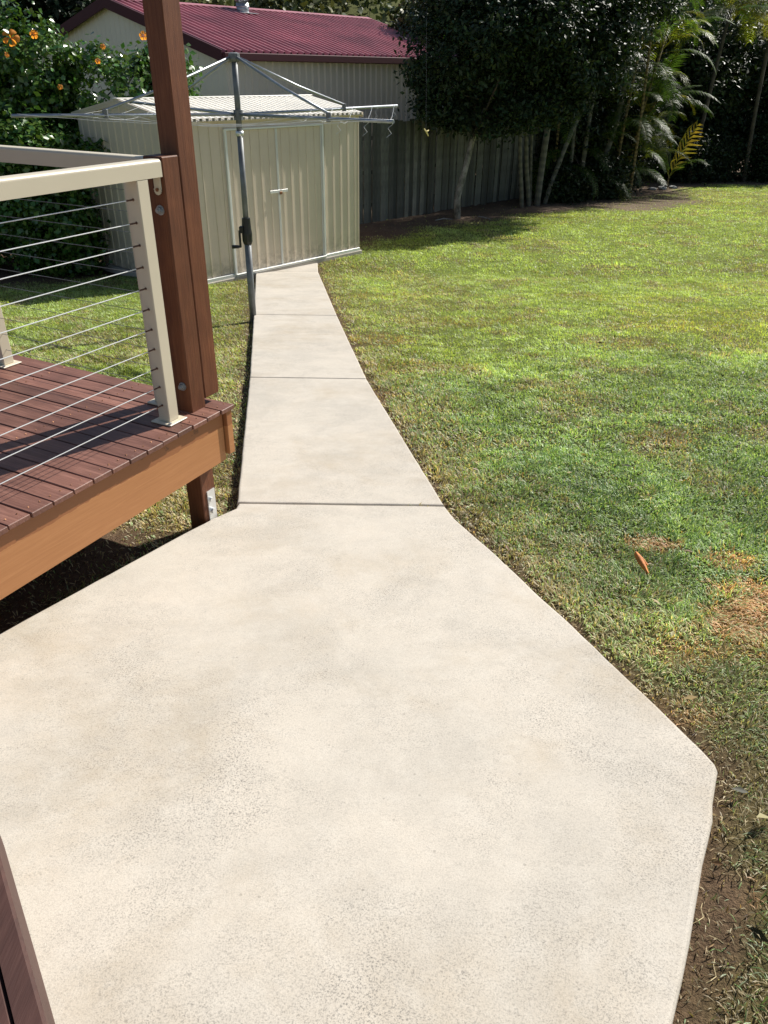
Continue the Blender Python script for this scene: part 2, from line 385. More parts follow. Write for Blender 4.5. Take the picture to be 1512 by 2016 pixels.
def dull(x, y):
    w = fbm(x, y, 7, 9)-.5; w2 = fbm(x, y, 2.2, 4); dr = dseg(x, y, EDGE_R)
    s = .6*sstep(.52, .72, w2); s = np.maximum(s, .5*sstep(.56, .70, fbm(x, y*1.8, .5, 44)))
    s = np.maximum(s, 1.0*sstep(.34, .03, dr+w*.3)); s = np.maximum(s, .6*sstep(.8, .2, dr+w*.6))
    s = np.maximum(s, .75*sstep(.9, .15, dseg(x, y, EDGE_L)+w*.6)); s = np.maximum(s, 1.1*sstep(.8, .5, np.hypot(x+1.25, y-3.7)+w*.5))
    return np.clip(s, 0, 1)

def build_ground():
    def axis(parts):
        out = [parts[0][0]]
        for a, b, st in parts: out += list(np.linspace(a, b, max(2, int(round((b-a)/st))+1))[1:])
        return np.array(out)
    xs = axis([(-160, -30, 8), (-30, -8, 1), (-8, -3, .15), (-3, 3, .045), (3, 10, .15), (10, 30, 1), (30, 160, 8)])
    ys = axis([(-40, -4, 3), (-4, .5, .15), (.5, 5, .045), (5, 12, .1), (12, 30, .2), (30, 60, 1.5), (60, 240, 6)])
    X, Y = np.meshgrid(xs, ys); Z = lawn_z(X, Y)
    b = bare(X, Y); st = straw(X, Y); far = sstep(4, 11, Y)[..., None]
    soil = (np.array((.15, .10, .068))*(.7+.6*fbm(X, Y, 9, 71)[..., None])+sstep(14, 20, Y)[..., None]*np.array((.05, .05, .045)))*(1+.5*(fbm(X, Y, 3, 12)[..., None]-.5))
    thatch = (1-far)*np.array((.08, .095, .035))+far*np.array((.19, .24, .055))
    strw = np.array((.30, .20, .085))
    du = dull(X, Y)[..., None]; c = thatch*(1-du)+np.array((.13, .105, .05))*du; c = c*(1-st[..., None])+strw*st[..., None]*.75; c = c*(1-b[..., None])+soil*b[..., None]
    hm = sstep(45, 60, Y)[..., None]; c = c*(1-hm)+np.array((.10, .115, .035))*hm
    ny, nx = X.shape; V = np.stack([X, Y, Z], -1).reshape(-1, 3)
    i = np.arange((ny-1)*(nx-1)); r = i//(nx-1); q = i % (nx-1); a = r*nx+q
    Fq = np.stack([a, a+1, a+nx+1, a+nx], 1)
    o = link('ground', mesh_np('ground', V, Fq, GROUNDM, c.reshape(-1, 3), True)); tag(o, 'soil and thatch under the back lawn', kind='structure')
build_ground()

def slab(name, poly, th=.11, parent=None, flat=False):
    rj = random.Random(len(poly)*31+int(poly[0][0]*100)); Q = []
    for i, a in enumerate(poly):
        b = poly[(i+1) % len(poly)]; d = hypot(b[0]-a[0], b[1]-a[1]); k = max(1, int(d/.07)); Q.append(a)
        for j in range(1, k):
            t = j/k; w = rj.uniform(-.0016, .0016); Q.append((a[0]+(b[0]-a[0])*t-(b[1]-a[1])/d*w, a[1]+(b[1]-a[1])*t+(b[0]-a[0])/d*w))
    poly = Q; n = len(poly); P = np.array(poly)
    if sum(P[i][0]*P[(i+1) % n][1]-P[(i+1) % n][0]*P[i][1] for i in range(n)) < 0: P = P[::-1]
    def inset(d):
        out = []
        for i in range(n):
            a, b, c = P[i-1], P[i], P[(i+1) % n]; e1 = b-a; e2 = c-b; e1 = e1/np.linalg.norm(e1); e2 = e2/np.linalg.norm(e2)
            n1 = np.array((-e1[1], e1[0])); n2 = np.array((-e2[1], e2[0])); k = n1+n2; k = k/max(.3, (1+n1@n2)); out.append(b+k*d)
        return out
    rings = [(0, -th), (0, -.014), (.0025, -.007), (.007, -.002), (.014, 0)]
    vs = []; fs = []
    for d, z in rings:
        for p in inset(d): vs.append((p[0], p[1], float(gz(p[1]))+z))
    for r in range(len(rings)-1):
        for i in range(n): j = (i+1) % n; fs.append((r*n+i, r*n+j, (r+1)*n+j, (r+1)*n+i))
    fs.append(tuple((len(rings)-1)*n+i for i in range(n)))
    me = bpy.data.meshes.new(name); me.from_pydata(vs, [], fs); me.update(); me.materials.append(CONC)
    return link(name, me, parent)
path = tag(link('path', None), 'pale concrete garden path in four poured bays from the near pad to the small shed', kind='structure')
slab('concrete_bay', [(-3.2, -3.2), (-1.6, -3.2), (-.13, -.419), (-3.2, -.419)], parent=path)
s0 = slab('concrete_bay', PAD, parent=path); s0['label'] = 'wide near concrete pad with cut corner'
for p in PANELS[:2]: slab('concrete_bay', p, parent=path)
# last bay meets the shed at an angle: follow the terrain profile with an extra row
# ------------------------------------------------------------------ deck  (local X = towards the path, Y = along the front edge, origin at the corner)
DZ = .59; DAZ = radians(27)
deck = thing('timber_deck', 'raised timber deck with red brown boards and orange fascia at the left of the path', 'deck', (-.701, 3.29, 0), -DAZ)
rd_ = random.Random(3)
for i in range(40):
    y1 = -i*.0952+.004; y0 = y1-.0905
    x1 = rd_.uniform(-.003, .004)+(.006 if i == 0 else 0)
    mb = MB().box(-3.6, x1, y0, y1, DZ-.021, DZ+rd_.uniform(-.0012, .0012), .0025)
    link('deck_board', mb.mesh('deck_board', DECKW), deck)
sc_ = MB()
for i in range(40):
    for xj in (-.04, -.55, -1.05, -1.55, -2.05):
        for dy in (-.022, -.068): sc_.tube([(xj+rd_.uniform(-.004, .004), -i*.0952+.004+dy, DZ), (xj, -i*.0952+.004+dy, DZ+.0018)], .0032, 6)
tag(link('deck_screws', sc_.mesh('deck_screws', RUST), deck), kind='stuff')
link('front_fascia', MB().box(-.06, -.022, -3.8, -.055, DZ-.262, DZ-.0225, .002).mesh('front_fascia', FASCIA), deck)
link('end_fascia', MB().box(-3.6, -.004, -.046, -.008, DZ-.235, DZ-.0225, .002).mesh('end_fascia', FASCIA), deck)
for x in (-.55, -1.05, -1.55, -2.05, -2.55, -3.05): link('joist', MB().box(x-.02, x+.02, -3.8, -.05, DZ-.21, DZ-.0225).mesh('joist', BEAMW), deck)
link('bearer', MB().box(-3.6, -1.3, -.55, -.50, DZ-.42, DZ-.215).mesh('bearer', BEAMW), deck)
for x, y in ((-1.9, -.53), (-3.4, -.53), (-1.9, -2.9)): link('stump', MB().box(x-.05, x+.05, y-.02, y+.08, -.1, DZ-.422).mesh('stump', BEAMW), deck)
link('fascia_splinter', MB().box(-.024, -.018, -1.62, -1.58, DZ-.272, DZ-.25).mesh('fascia_splinter', FASCIA), deck)
def T(x, y): return (-.701+x*cos(DAZ)+y*sin(DAZ), 3.29-x*sin(DAZ)+y*cos(DAZ))

# lower corner post (ground to rail height), with bolts, and the roof post spliced behind it
def bolt(mb, x, y, z, r=.014, n=6):
    mb.tube([(x, y, z), (x, y-.004, z)], r*1.35, 14); mb.tube([(x, y-.004, z), (x, y-.015, z)], r, n); mb.tube([(x, y-.015, z), (x, y-.024, z)], r*.5, 8)
dl = (-.701, 3.29, 0)
lp = thing('corner_post', 'short red brown timber post bolted at the deck corner, level with the cream rail', 'post', dl, -DAZ)
PX0, PX1, PY0, PY1 = -.188, -.092, -.172, -.077
link('post_shaft', MB().box(PX0, PX1, PY0, PY1, -.06, DZ+1.042, .004).mesh('post_shaft', TIMBER), lp)
for z in (1.43, .70):
    b = MB(); bolt(b, (PX0+PX1)/2+.012, PY0, z+.01); link('bolt', b.mesh('bolt', GALV), lp)
link('post_bracket', MB().box(PX1, PX1+.005, PY0+.03, PY1-.012, -.02, .175).box(PX1, PX1+.05, PY0+.03, PY1-.012, -.025, -.018).tube([(PX1+.005, -.125, .07), (PX1+.022, -.125, .07)], .014, 6).tube([(PX1+.005, -.125, .13), (PX1+.016, -.125, .13)], .012, 6).mesh('post_bracket', ZINC), lp)
tp = thing('roof_post', 'tall red brown roof post spliced behind the short corner post', 'post', dl, -DAZ)
link('post_shaft', MB().box(PX0+.002, PX1-.001, PY1+.004, PY1+.104, DZ+.035, 4.2, .004).mesh('post_shaft', TIMBER), tp)

# ------------------------------------------------------------------ cream railing: front run (along Y) and end run (along X)
RZ = DZ
def rail_profile(w, h):   # rounded-top box
    pts = [(-w/2, 0), (w/2, 0), (w/2, h*.72)]
    for k in range(7):
        t = k/6*pi/2; pts.append((w/2-.012+.012*cos(t), h-.012+.012*sin(t)))
    for k in range(7):
        t = pi/2+k/6*pi/2; pts.append((-w/2+.012+.012*cos(t), h-.012+.012*sin(t)))
    pts.append((-w/2, h*.72)); return pts
def extrude(prof, a, b, along):
    vs = []; n = len(prof)
    for s in (a, b):
        for (p, q) in prof: vs.append((p, s, q) if along == 'y' else (s, p, q))
    fs = [(i, (i+1) % n, n+(i+1) % n, n+i) for i in range(n)]+[tuple(range(n)), tuple(range(2*n-1, n-1, -1))]
    return vs, fs
def rail_post(parent, x, y, rz):
    w = .03
    p = link('rail_post', MB().box(x-w, x+w, y-w, y+w, RZ+.008, RZ+.973, .003).mesh('rail_post', CREAM), parent)
    link('base_plate', MB().box(x-.055, x+.055, y-.055, y+.055, RZ+.0015, RZ+.0085, .002).mesh('base_plate', CREAM), p)
    for sx in (-1, 1):
        b = MB().tube([(x+sx*.043, y-sx*.043, RZ+.0085), (x+sx*.043, y-sx*.043, RZ+.014)], .007, 8); link('screw', b.mesh('screw', GALV), p)
    return p
fx = -.125; by_ = -.128
fr = thing('front_railing', 'cream railing with bright steel wires along the front edge of the deck', 'railing', dl, -DAZ)
vs, fs = extrude([(fx+p, RZ+.973+q) for p, q in rail_profile(.062, .062)], -3.6, PY0-.004, 'y')
link('top_rail', MB().add(vs, fs).mesh('top_rail', CREAM), fr)
br = MB().box(fx-.018, fx+.018, PY0-.006, PY0-.0005, RZ+.925, RZ+.974, .002)
for k in range(9):
    t0 = pi+k*pi/8
    br.tube([(fx+.018*cos(t0)*.5, PY0-.0055, RZ+.926), (fx+.018*cos(t0), PY0-.0055, RZ+.926+.02*sin(t0))], .0035, 5)
link('rail_bracket', br.mesh('rail_bracket', CREAM), fr)
link('bracket_screw', MB().tube([(fx, PY0-.005, RZ+.925), (fx, PY0-.012, RZ+.925)], .007, 8).mesh('bracket_screw', RUST), fr)
rail_post(fr, fx, -.285, 0); rail_post(fr, fx, -1.95, 0); rail_post(fr, fx, -3.5, 0)
wz = [RZ+.905-.0823*k for k in range(11)]
for z in wz:
    link('wire', MB().tube([(fx, -3.5, z), (fx, -.352, z)], .0018, 6).mesh('wire', WIRE), fr)
    link('wire_fitting', MB().tube([(fx, -.352, z), (fx, -.314, z)], .0032, 6).tube([(fx, -.3155, z), (fx, -.311, z)], .0058, 8).mesh('wire_fitting', BEAMW), fr)
er = thing('end_railing', 'cream railing with thin wires along the far end of the deck', 'railing', dl, -DAZ)
vs, fs = extrude([(by_+p, RZ+.973+q) for p, q in rail_profile(.062, .062)], -3.6, PX0-.002, 'x')
link('top_rail', MB().add(vs, fs).mesh('top_rail', CREAM), er)
for x in (-.292, -1.345, -2.6): rail_post(er, x, by_, 0)
for z in wz:
    link('wire', MB().tube([(-3.5, by_, z), (-.262, by_, z)], .0014, 5).mesh('wire', GALVD), er)

# ------------------------------------------------------------------ timber of the near steps (bottom left)
st = thing('step_stringer', 'dark brown timber edge of the near steps in the bottom left corner', 'step', (0, 0, 0))
A = np.array((-.741, .957)); B = np.array((-.532, .655)); dd = (B-A)/np.linalg.norm(B-A); nn = np.array((-dd[1], dd[0])); nn = nn if nn[0] < 0 else -nn
def quadprism(A, B, off0, off1, z0, z1, mat, nm, par):
    a0, b0, a1, b1 = A+nn*off0, B+nn*off0, A+nn*off1, B+nn*off1
    e = .006
    vs = [(*a0, z0), (*b0, z0), (*b1, z0), (*a1, z0), (*a0, z1-e), (*b0, z1-e), (*(a0+nn*e), z1), (*(b0+nn*e), z1), (*b1, z1), (*a1, z1)]
    fs = [(0, 1, 2, 3), (0, 4, 5, 1), (4, 6, 7, 5), (6, 9, 8, 7), (2, 8, 9, 3), (0, 3, 9, 6, 4), (1, 5, 7, 8, 2)]
    return link(nm, MB().add(vs, fs).mesh(nm, mat), par)
A2, B2 = A-dd*.28, B+dd*1.3
quadprism(A2, B2, 0, .043, .30, .59, STEPW, 'outer_board', st)
quadprism(A2, B2, .045, .14, .53, .586, STEPW, 'tread_board', st); quadprism(A2, B2, .145, .24, .53, .587, STEPW, 'tread_board', st)
for t in (.1, 1.2):
    p = A2+dd*t+nn*.09; link('support_post', MB().box(p[0]-.03, p[0]+.03, p[1]-.03, p[1]+.03, 0.001, .53).mesh('support_post', STEPW), st)

# ------------------------------------------------------------------ sheet-metal helper
def sheet(name, O, A, B, Nn, width, blen, pitch, depth, rw, slope, mat, parent=None, phase=None, top=None, bot=None):
    """ribbed sheet: ribs run along B; O corner; A across; Nn out. blen = length, or function of s through top()."""
    O, A, B, Nn = (np.array(v, float) for v in (O, A, B, Nn))
    prof = []; s = 0; ph = pitch/2 if phase is None else phase
    prof.append((0, 0)); c = ph
    while c+rw/2+slope < width:
        prof += [(c-rw/2-slope, 0), (c-rw/2, depth), (c+rw/2, depth), (c+rw/2+slope, 0)]; c += pitch
    prof.append((width, 0))
    vs = []; n = len(prof)
    for (s, d) in prof:
        vs.append(O+A*s+Nn*d+B*(bot(s) if bot else 0))
    for (s, d) in prof:
        vs.append(O+A*s+Nn*d+B*(top(s) if top else blen))
    fs = [(i, i+1, n+i+1, n+i) for i in range(n-1)]
    k = len(vs)   # thin back skin so that the sheet has thickness
    vs += [O+Nn*-.002, O+A*width+Nn*-.002, O+A*width+Nn*-.002+B*(top(width) if top else blen), O+Nn*-.002+B*(top(0) if top else blen)]
    if top is None and bot is None: fs.append((k, k+3, k+2, k+1))
    me = bpy.data.meshes.new(name); me.from_pydata([tuple(v) for v in vs], [], fs); me.update(); me.materials.append(mat)
    return link(name, me, parent)
X, Y, Z = (1, 0, 0), (0, 1, 0), (0, 0, 1)

# ------------------------------------------------------------------ small garden shed (local X out of the door wall, Y along it; origin = far right front corner)
GZ = -.80
gs = thing('garden_shed', 'small beige ribbed steel garden shed with double doors at the end of the path', 'shed', (SH[0], SH[1], GZ), -AZ)
L_, W_, H_, HR = 3.6, 2.3, 2.105, 2.30
link('floor_slab', MB().box(-W_-.05, .05, -L_-.05, .045, -.12, -.012, .008).mesh('floor_slab', CONC), gs)
link('base_rail', MB().box(0, .035, -L_, -2.76, -.011, .035, .002).box(0, .035, -.84, 0, -.011, .035, .002).mesh('base_rail', FRAMEW), gs)
rp = .172
sheet('wall_sheet', (0, -L_, .0), Y, Z, X, .86, H_, rp, .011, .012, .006, SHEET, gs)
sheet('wall_sheet', (0, -.86, .0), Y, Z, X, .86, H_, rp, .011, .012, .006, SHEET, gs)
gt = lambda s: H_+(HR-H_)*(1-abs(s-W_/2)/(W_/2))
sheet('gable_sheet', (-W_, -L_, 0), X, Z, (0, -1, 0), W_, 0, .172, .011, .03, .01, SHEET, gs, top=gt)
sheet('gable_sheet', (0, 0, 0), (-1, 0, 0), Z, Y, W_, 0, .172, .011, .03, .01, SHEET, gs, top=gt)
sheet('back_sheet', (-W_, 0, 0), (0, -1, 0), Z, (-1, 0, 0), L_, H_, .172, .011, .03, .01, SHEET, gs)
for y in (-L_, 0): link('corner_flashing', MB().box(-.03, .014, y-.012, y+.012, 0, H_, .003).mesh('corner_flashing', SHEET), gs)
# doors
link('door_frame', MB().box(0, .04, -2.77, -2.735, .0, 1.99, .003).box(0, .04, -.865, -.83, .0, 1.99, .003).box(0, .04, -2.735, -.865, 1.965, 1.99, .003).box(0, .05, -2.76, -.84, -.011, .012, .002).box(0, .06, -2.76, -.84, .014, .026, .002).mesh('door_frame', FRAMEW), gs)
link('header_sheet', MB().box(-.002, .004, -2.74, -.86, 1.99, H_).mesh('header_sheet', SHEET), gs)
link('eave_flashing', MB().box(-.01, .055, -L_-.03, .03, H_-.03, H_+.004, .004).mesh('eave_flashing', SHEET), gs)
for (a, b, lab) in ((-2.732, -1.80, 'left leaf'), (-1.796, -.868, 'right leaf')):
    dmesh = sheet('door', (.006, a, .03), Y, Z, X, b-a, 1.93, .172, .010, .012, .006, SHEET, gs, phase=.1)
    link('door_edge', MB().box(.002, .024, a, a+.014, .03, 1.96, .002).box(.002, .024, b-.014, b, .03, 1.96, .002).mesh('door_edge', FRAMEW), dmesh, (0, 0, 0))
link('hasp', MB().box(.022, .028, -1.98, -1.62, 1.085, 1.125, .002).mesh('hasp', FRAMEW), gs)
pk = link('padlock', MB().box(.03, .05, -1.80, -1.755, 1.06, 1.10, .004).mesh('padlock', RUST), gs)
link('shackle', MB().tube([(.04, -1.795, 1.1), (.04, -1.795, 1.115), (.04, -1.785, 1.127), (.04, -1.77, 1.127), (.04, -1.76, 1.115), (.04, -1.76, 1.1)], .004, 6).mesh('shackle', ZINC), pk)
# roof
sl_len = hypot(W_/2, HR-H_); sn = (HR-H_)/sl_len; cs = (W_/2)/sl_len
sheet('roof_sheet', (-W_/2, -L_-.05, HR+.008), Y, (cs, 0, -sn), (sn, 0, cs), L_+.1, sl_len+.085, .105, .034, .046, .004, ROOFS, gs)
sheet('roof_sheet', (-W_/2, .05, HR+.008), (0, -1, 0), (-cs, 0, -sn), (-sn, 0, cs), L_+.1, sl_len+.085, .105, .034, .046, .004, ROOFS, gs)
link('ridge_cap', MB().box(-W_/2-.06, -W_/2+.06, -L_-.06, .06, HR+.03, HR+.045, .004).mesh('ridge_cap', ROOFS), gs)
for y in (-L_-.045, .03):
    for sgn in (1, -1):
        vs = []
        for t in (0, sl_len+.08):
            for (dy, dz) in ((0, -.035), (.014, -.035), (.014, .035), (0, .035)):
                vs.append((-W_/2+sgn*cs*t, y+dy, HR-sn*t+dz))
        link('barge_flashing', MB().add(vs, [(0, 1, 2, 3), (4, 7, 6, 5), (0, 4, 5, 1), (1, 5, 6, 2), (2, 6, 7, 3), (3, 7, 4, 0)]).mesh('barge_flashing', SHEET), gs)
# last path bay butts against the shed: two coplanar pieces of slope
slab('concrete_bay', [(LE[2][0], LE[2][1]+g_), (RE[2][0], RE[2][1]+g_), (RE[2][0]+(RE[3][0]-RE[2][0])*.8103, 12.4), (LE[3][0]-.0, LE[3][1])], parent=path)
cpt = (RE[2][0]+(RE[3][0]-RE[2][0])*.8103, 12.402)
slab('concrete_bay', [(cpt[0], cpt[1]), (RE[3][0]+.055, 13.12), (LE[3][0]+.004, 12.284)], parent=path)

# ------------------------------------------------------------------ big shed
BO = (-3.223, 17.4); BZ = 2.176
bs = thing('large_shed', 'large cream walled shed with a maroon ribbed roof behind the fence', 'shed', (BO[0], BO[1], BZ), -AZ)
LB, WB, RBZ = 8.3, 3.8, .98; base = -3.2
bw = lambda s: RBZ*(1-abs(s-WB)/WB)-.05
sheet('wall_sheet', (0, 0, base), Y, Z, X, LB-.1, -base-.06, .19, .030, .035, .02, BWALL, bs)
sheet('gable_sheet', (-2*WB, 0, 0), X, Z, (0, -1, 0), 2*WB, 0, .19, .008, .02, .01, BWALL, bs, top=bw, bot=lambda s: base)
sheet('gable_sheet', (0, LB-.1, 0), (-1, 0, 0), Z, Y, 2*WB, 0, .19, .02, .03, .012, BWALL, bs, top=bw, bot=lambda s: base)
sheet('wall_sheet', (-2*WB, LB-.1, base), (0, -1, 0), Z, (-1, 0, 0), LB-.1, -base-.06, .19, .02, .03, .012, BWALL, bs)
RL = hypot(WB, RBZ); c2, s2 = WB/RL, RBZ/RL
sheet('roof_sheet', (-WB, -.12, RBZ), Y, (c2, 0, -s2), (s2, 0, c2), LB+.2, RL+.07, .19, .06, .028, .018, MAROON, bs)
sheet('roof_sheet', (-WB, LB+.08, RBZ), (0, -1, 0), (-c2, 0, -s2), (-s2, 0, c2), LB+.2, RL+.07, .19, .06, .028, .018, MAROON, bs)
rc = MB(); 
for sg in (1, -1):
    rc.add([(-WB, -.14, RBZ+.065), (-WB, LB+.1, RBZ+.065), (-WB+sg*.17, LB+.1, RBZ+.02), (-WB+sg*.17, -.14, RBZ+.02), (-WB, -.14, RBZ+.05), (-WB, LB+.1, RBZ+.05), (-WB+sg*.17, LB+.1, RBZ+.005), (-WB+sg*.17, -.14, RBZ+.005)], [(0, 1, 2, 3), (4, 7, 6, 5), (3, 2, 6, 7), (0, 3, 7, 4), (1, 5, 6, 2)])
link('ridge_cap', rc.mesh('ridge_cap', MAROON), bs)
link('gutter', MB().box(.045, .15, -.13, LB+.1, -.14, .0, .012).mesh('gutter', MAROOND), bs)
for y in (-.15, LB+.085):
    for sg in (1, -1):
        vs = []
        for t in (0, RL+.08):
            for (dy, dz) in ((0, -.15), (.03, -.15), (.03, .06), (0, .06)): vs.append((-WB+sg*c2*t, y+dy, RBZ-s2*t+dz))
        link('barge_board', MB().add(vs, [(0, 1, 2, 3), (4, 7, 6, 5), (0, 4, 5, 1), (1, 5, 6, 2), (2, 6, 7, 3), (3, 7, 4, 0)]).mesh('barge_board', MAROOND), bs)
# whirlybird roof ventilator
wx, wy = -3.42, 3.42; wzb = RBZ*(1-abs(wx+WB)/WB)
wb = thing('roof_ventilator', 'galvanised spinning ventilator on the maroon roof', 'vent', (0, 0, 0))
wb.location = (BO[0]+wx*cos(AZ)+wy*sin(AZ), BO[1]-wx*sin(AZ)+wy*cos(AZ), BZ+wzb); wb.rotation_euler = (0, 0, -AZ)
link('throat', MB().tube([(0, 0, -.05), (0, 0, .22)], .15, 20).tube([(0, 0, .13), (0, 0, .16)], .165, 20).mesh('throat', GALV, True), wb)
link('flashing', MB().add([(-.2, -.24, .055), (.3, -.24, .005), (.3, .24, .005), (-.2, .24, .055), (-.2, -.24, .045), (.3, -.24, -.005), (.3, .24, -.005), (-.2, .24, .045)], [(0, 1, 2, 3), (4, 7, 6, 5), (0, 4, 5, 1), (1, 5, 6, 2), (2, 6, 7, 3), (3, 7, 4, 0)]).mesh('flashing', ZINC), wb)
for k in range(18):
    a = 2*pi*k/18; pts = []
    vs = []
    for j in range(7):
        t = j/6*pi; r = .10+.12*sin(t); z = .24+.13*(1-cos(t))
        for da in (-.12, .16): vs.append((r*cos(a+da)*(1 if da < 0 else .93), r*sin(a+da)*(1 if da < 0 else .93), z))
    link('vane', MB().add(vs, [(2*j, 2*j+1, 2*j+3, 2*j+2) for j in range(6)]).mesh('vane', GALV), wb)
link('cap', MB().tube([(0, 0, .49), (0, 0, .51), (0, 0, .52)], [.11, .1, .03], 20).mesh('cap', GALV), wb)

# ------------------------------------------------------------------ paling fence (local Y along, X towards the lawn)
fe = thing('paling_fence', 'weathered grey timber paling fence behind the shed and palms', 'fence', (FP[0], FP[1], -.95), -AZ)
pm = [MB().box(0, .016, 0, .145, -.03, 1.93+dz, .002).mesh('paling', FENCEW) for dz in (0, .012, -.01, .02)]
for i in range(-40, 128):
    y = i*.137+rd_.uniform(-.0015, .0015); jx = .02 if i % 2 else 0
    if i in (33, 37): y += .012
    o = link('paling', pm[rd_.randrange(4)], fe, (jx+rd_.uniform(-.004, .006), y, rd_.uniform(-.012, .012)-max(0, y-3)*.012), (0, 0, rd_.uniform(-.05, .05)))
for z in (.35, 1.0, 1.65): link('fence_rail', MB().add([(-.045, -5.4, z), (-.006, -5.4, z), (-.006, -5.4, z+.07), (-.045, -5.4, z+.07), (-.045, 17.5, z-.17), (-.006, 17.5, z-.17), (-.006, 17.5, z-.1), (-.045, 17.5, z-.1)], [(0, 1, 2, 3), (4, 7, 6, 5), (0, 4, 5, 1), (1, 5, 6, 2), (2, 6, 7, 3), (3, 7, 4, 0)]).mesh('fence_rail', FENCEW), fe)
for k in range(-2, 8): link('fence_post', MB().box(-.13, -.047, k*2.4, k*2.4+.1, -.4, 1.85-max(0, k*2.4-3)*.012).mesh('fence_post', FENCEW), fe)

# ------------------------------------------------------------------ rotary clothesline
hb = (-1.53, 8.72); hz = float(gz(8.72))-.06
ho = thing('rotary_clothesline', 'grey steel rotary clothesline with a black winding handle beside the path', 'clothesline', (hb[0], hb[1], hz), 0)
link('lower_pole', MB().tube([(0, 0, -.1), (0, 0, .86)], .037, 20).mesh('lower_pole', GALVD, True), ho)
link('middle_pole', MB().tube([(0, 0, .86), (0, 0, 1.93)], .030, 18).mesh('middle_pole', GALVD, True), ho)
link('collar', MB().tube([(0, 0, 1.905), (0, 0, 1.95)], .041, 18).mesh('collar', ZINC, True), ho)
link('upper_pole', MB().tube([(0, 0, 1.95), (0, 0, 2.61)], .029, 18).mesh('upper_pole', GALVD, True), ho)
link('gear_housing', MB().tube([(0, 0, .84), (0, 0, .87), (0, 0, .95), (0, 0, 1.0), (0, 0, 1.11)], [.043, .054, .056, .05, .044], 14).box(-.075, -.03, -.06, .0, .96, 1.03, .008).mesh('gear_housing', BLACKP), ho)
hh = link('winding_handle', MB().box(-.085, -.062, -.055, -.03, .81, .99, .005).mesh('winding_handle', BLACKP), ho)
link('grip', MB().tube([(-.07, -.04, .82), (-.10, -.05, .82), (-.165, -.062, .82)], [.011, .017, .02], 10).mesh('grip', BLACKP, True), hh)
HZ = 2.10
link('top_cap', MB().tube([(0, 0, 2.56), (0, 0, 2.585), (0, 0, 2.63), (0, 0, 2.64)], [.045, .058, .055, .03], 16).mesh('top_cap', GALVD), ho)
link('hub', MB().tube([(0, 0, HZ-.05), (0, 0, HZ+.04)], .048, 16).mesh('hub', GALVD), ho)
RA = 2.25; armsaz = [radians(46+90*k) for k in range(4)]
def apt(k, r, dz=0): a = armsaz[k % 4]; return (r*sin(a), r*cos(a), HZ+.04*r/RA+dz)
for k in range(4):
    a = link('arm', MB().tube([apt(k, .03), apt(k, RA)], .0155, 10).mesh('arm', GALV, True), ho)
    clp = apt(k, RA*.63); link('clamp', MB().box(clp[0]-.022, clp[0]+.022, clp[1]-.022, clp[1]+.022, clp[2]-.025, clp[2]+.05, .004).mesh('clamp', GALVD), a)
    c3 = apt(k, .04); top = (c3[0], c3[1], 2.60)
    link('strut', MB().tube([top, (clp[0]*.55, clp[1]*.55, 2.6-(2.6-clp[2])*.53), (clp[0], clp[1], clp[2]+.04)], .0125, 10).mesh('strut', GALV, True), ho)
rl = random.Random(5)
for i, r in enumerate((.95, 1.25, 1.55, 1.85, 2.2)):
    for k in range(4):
        p, q = np.array(apt(k, r, .014)), np.array(apt(k+1, r, .014)); sag = .05+.05*rl.random(); pts = []
        ln_ = np.linalg.norm(p-q)
        for t in np.linspace(0, 1, 15):
            w = .006*sin(t*40+i)*(1 if t < .2 or t > .8 else .3)
            v = p*(1-t)+q*t; pts.append((v[0]+w, v[1]-w, v[2]-sag*4*t*(1-t)+w))
        link('line', MB().tube(pts, .0015, 5).mesh('line', LINEW), ho)
    # loose tails where the lines are threaded through the arm ends
for k in (0, 1):
    for r in (1.55, 1.9, 2.2):
        p = apt(k, r, 0); pts = [(p[0], p[1], p[2]+.014), (p[0]+.03, p[1], p[2]-.02), (p[0]-.01, p[1]-.01, p[2]-.05), (p[0]+.02, p[1]+.01, p[2]-.09), (p[0]-.02, p[1], p[2]-.12)]
        link('line_tail', MB().tube(pts, .0018, 5).mesh('line_tail', LINEW), ho)

# ------------------------------------------------------------------ foliage helpers
def leaves(P, Nn, size, cols, rng, fold=.25, aspect=.55):
    """diamond leaves folded on the midrib: 4 verts, 2 tris; P (n,3) centres, Nn (n,3) normals"""
    n = len(P); r = rng.normal(size=(n, 3)); T = np.cross(Nn, r); T /= np.linalg.norm(T, axis=1, keepdims=True)+1e-9
    Bv = np.cross(Nn, T); s = (size*rng.uniform(.65, 1.3, n))[:, None]
    a = P-T*s*.5; b = P+T*s*.5; c = P+Bv*s*aspect*.5+Nn*s*fold*.3+T*s*.02; d = P-Bv*s*aspect*.5+Nn*s*fold*.3+T*s*.02
    V = np.stack([a, c, b, d], 1).reshape(-1, 3); o = np.arange(n)*4
    Fq = np.concatenate([np.stack([o, o+1, o+2], 1), np.stack([o, o+2, o+3], 1)])
    return V, Fq, np.repeat(cols, 4, 0)
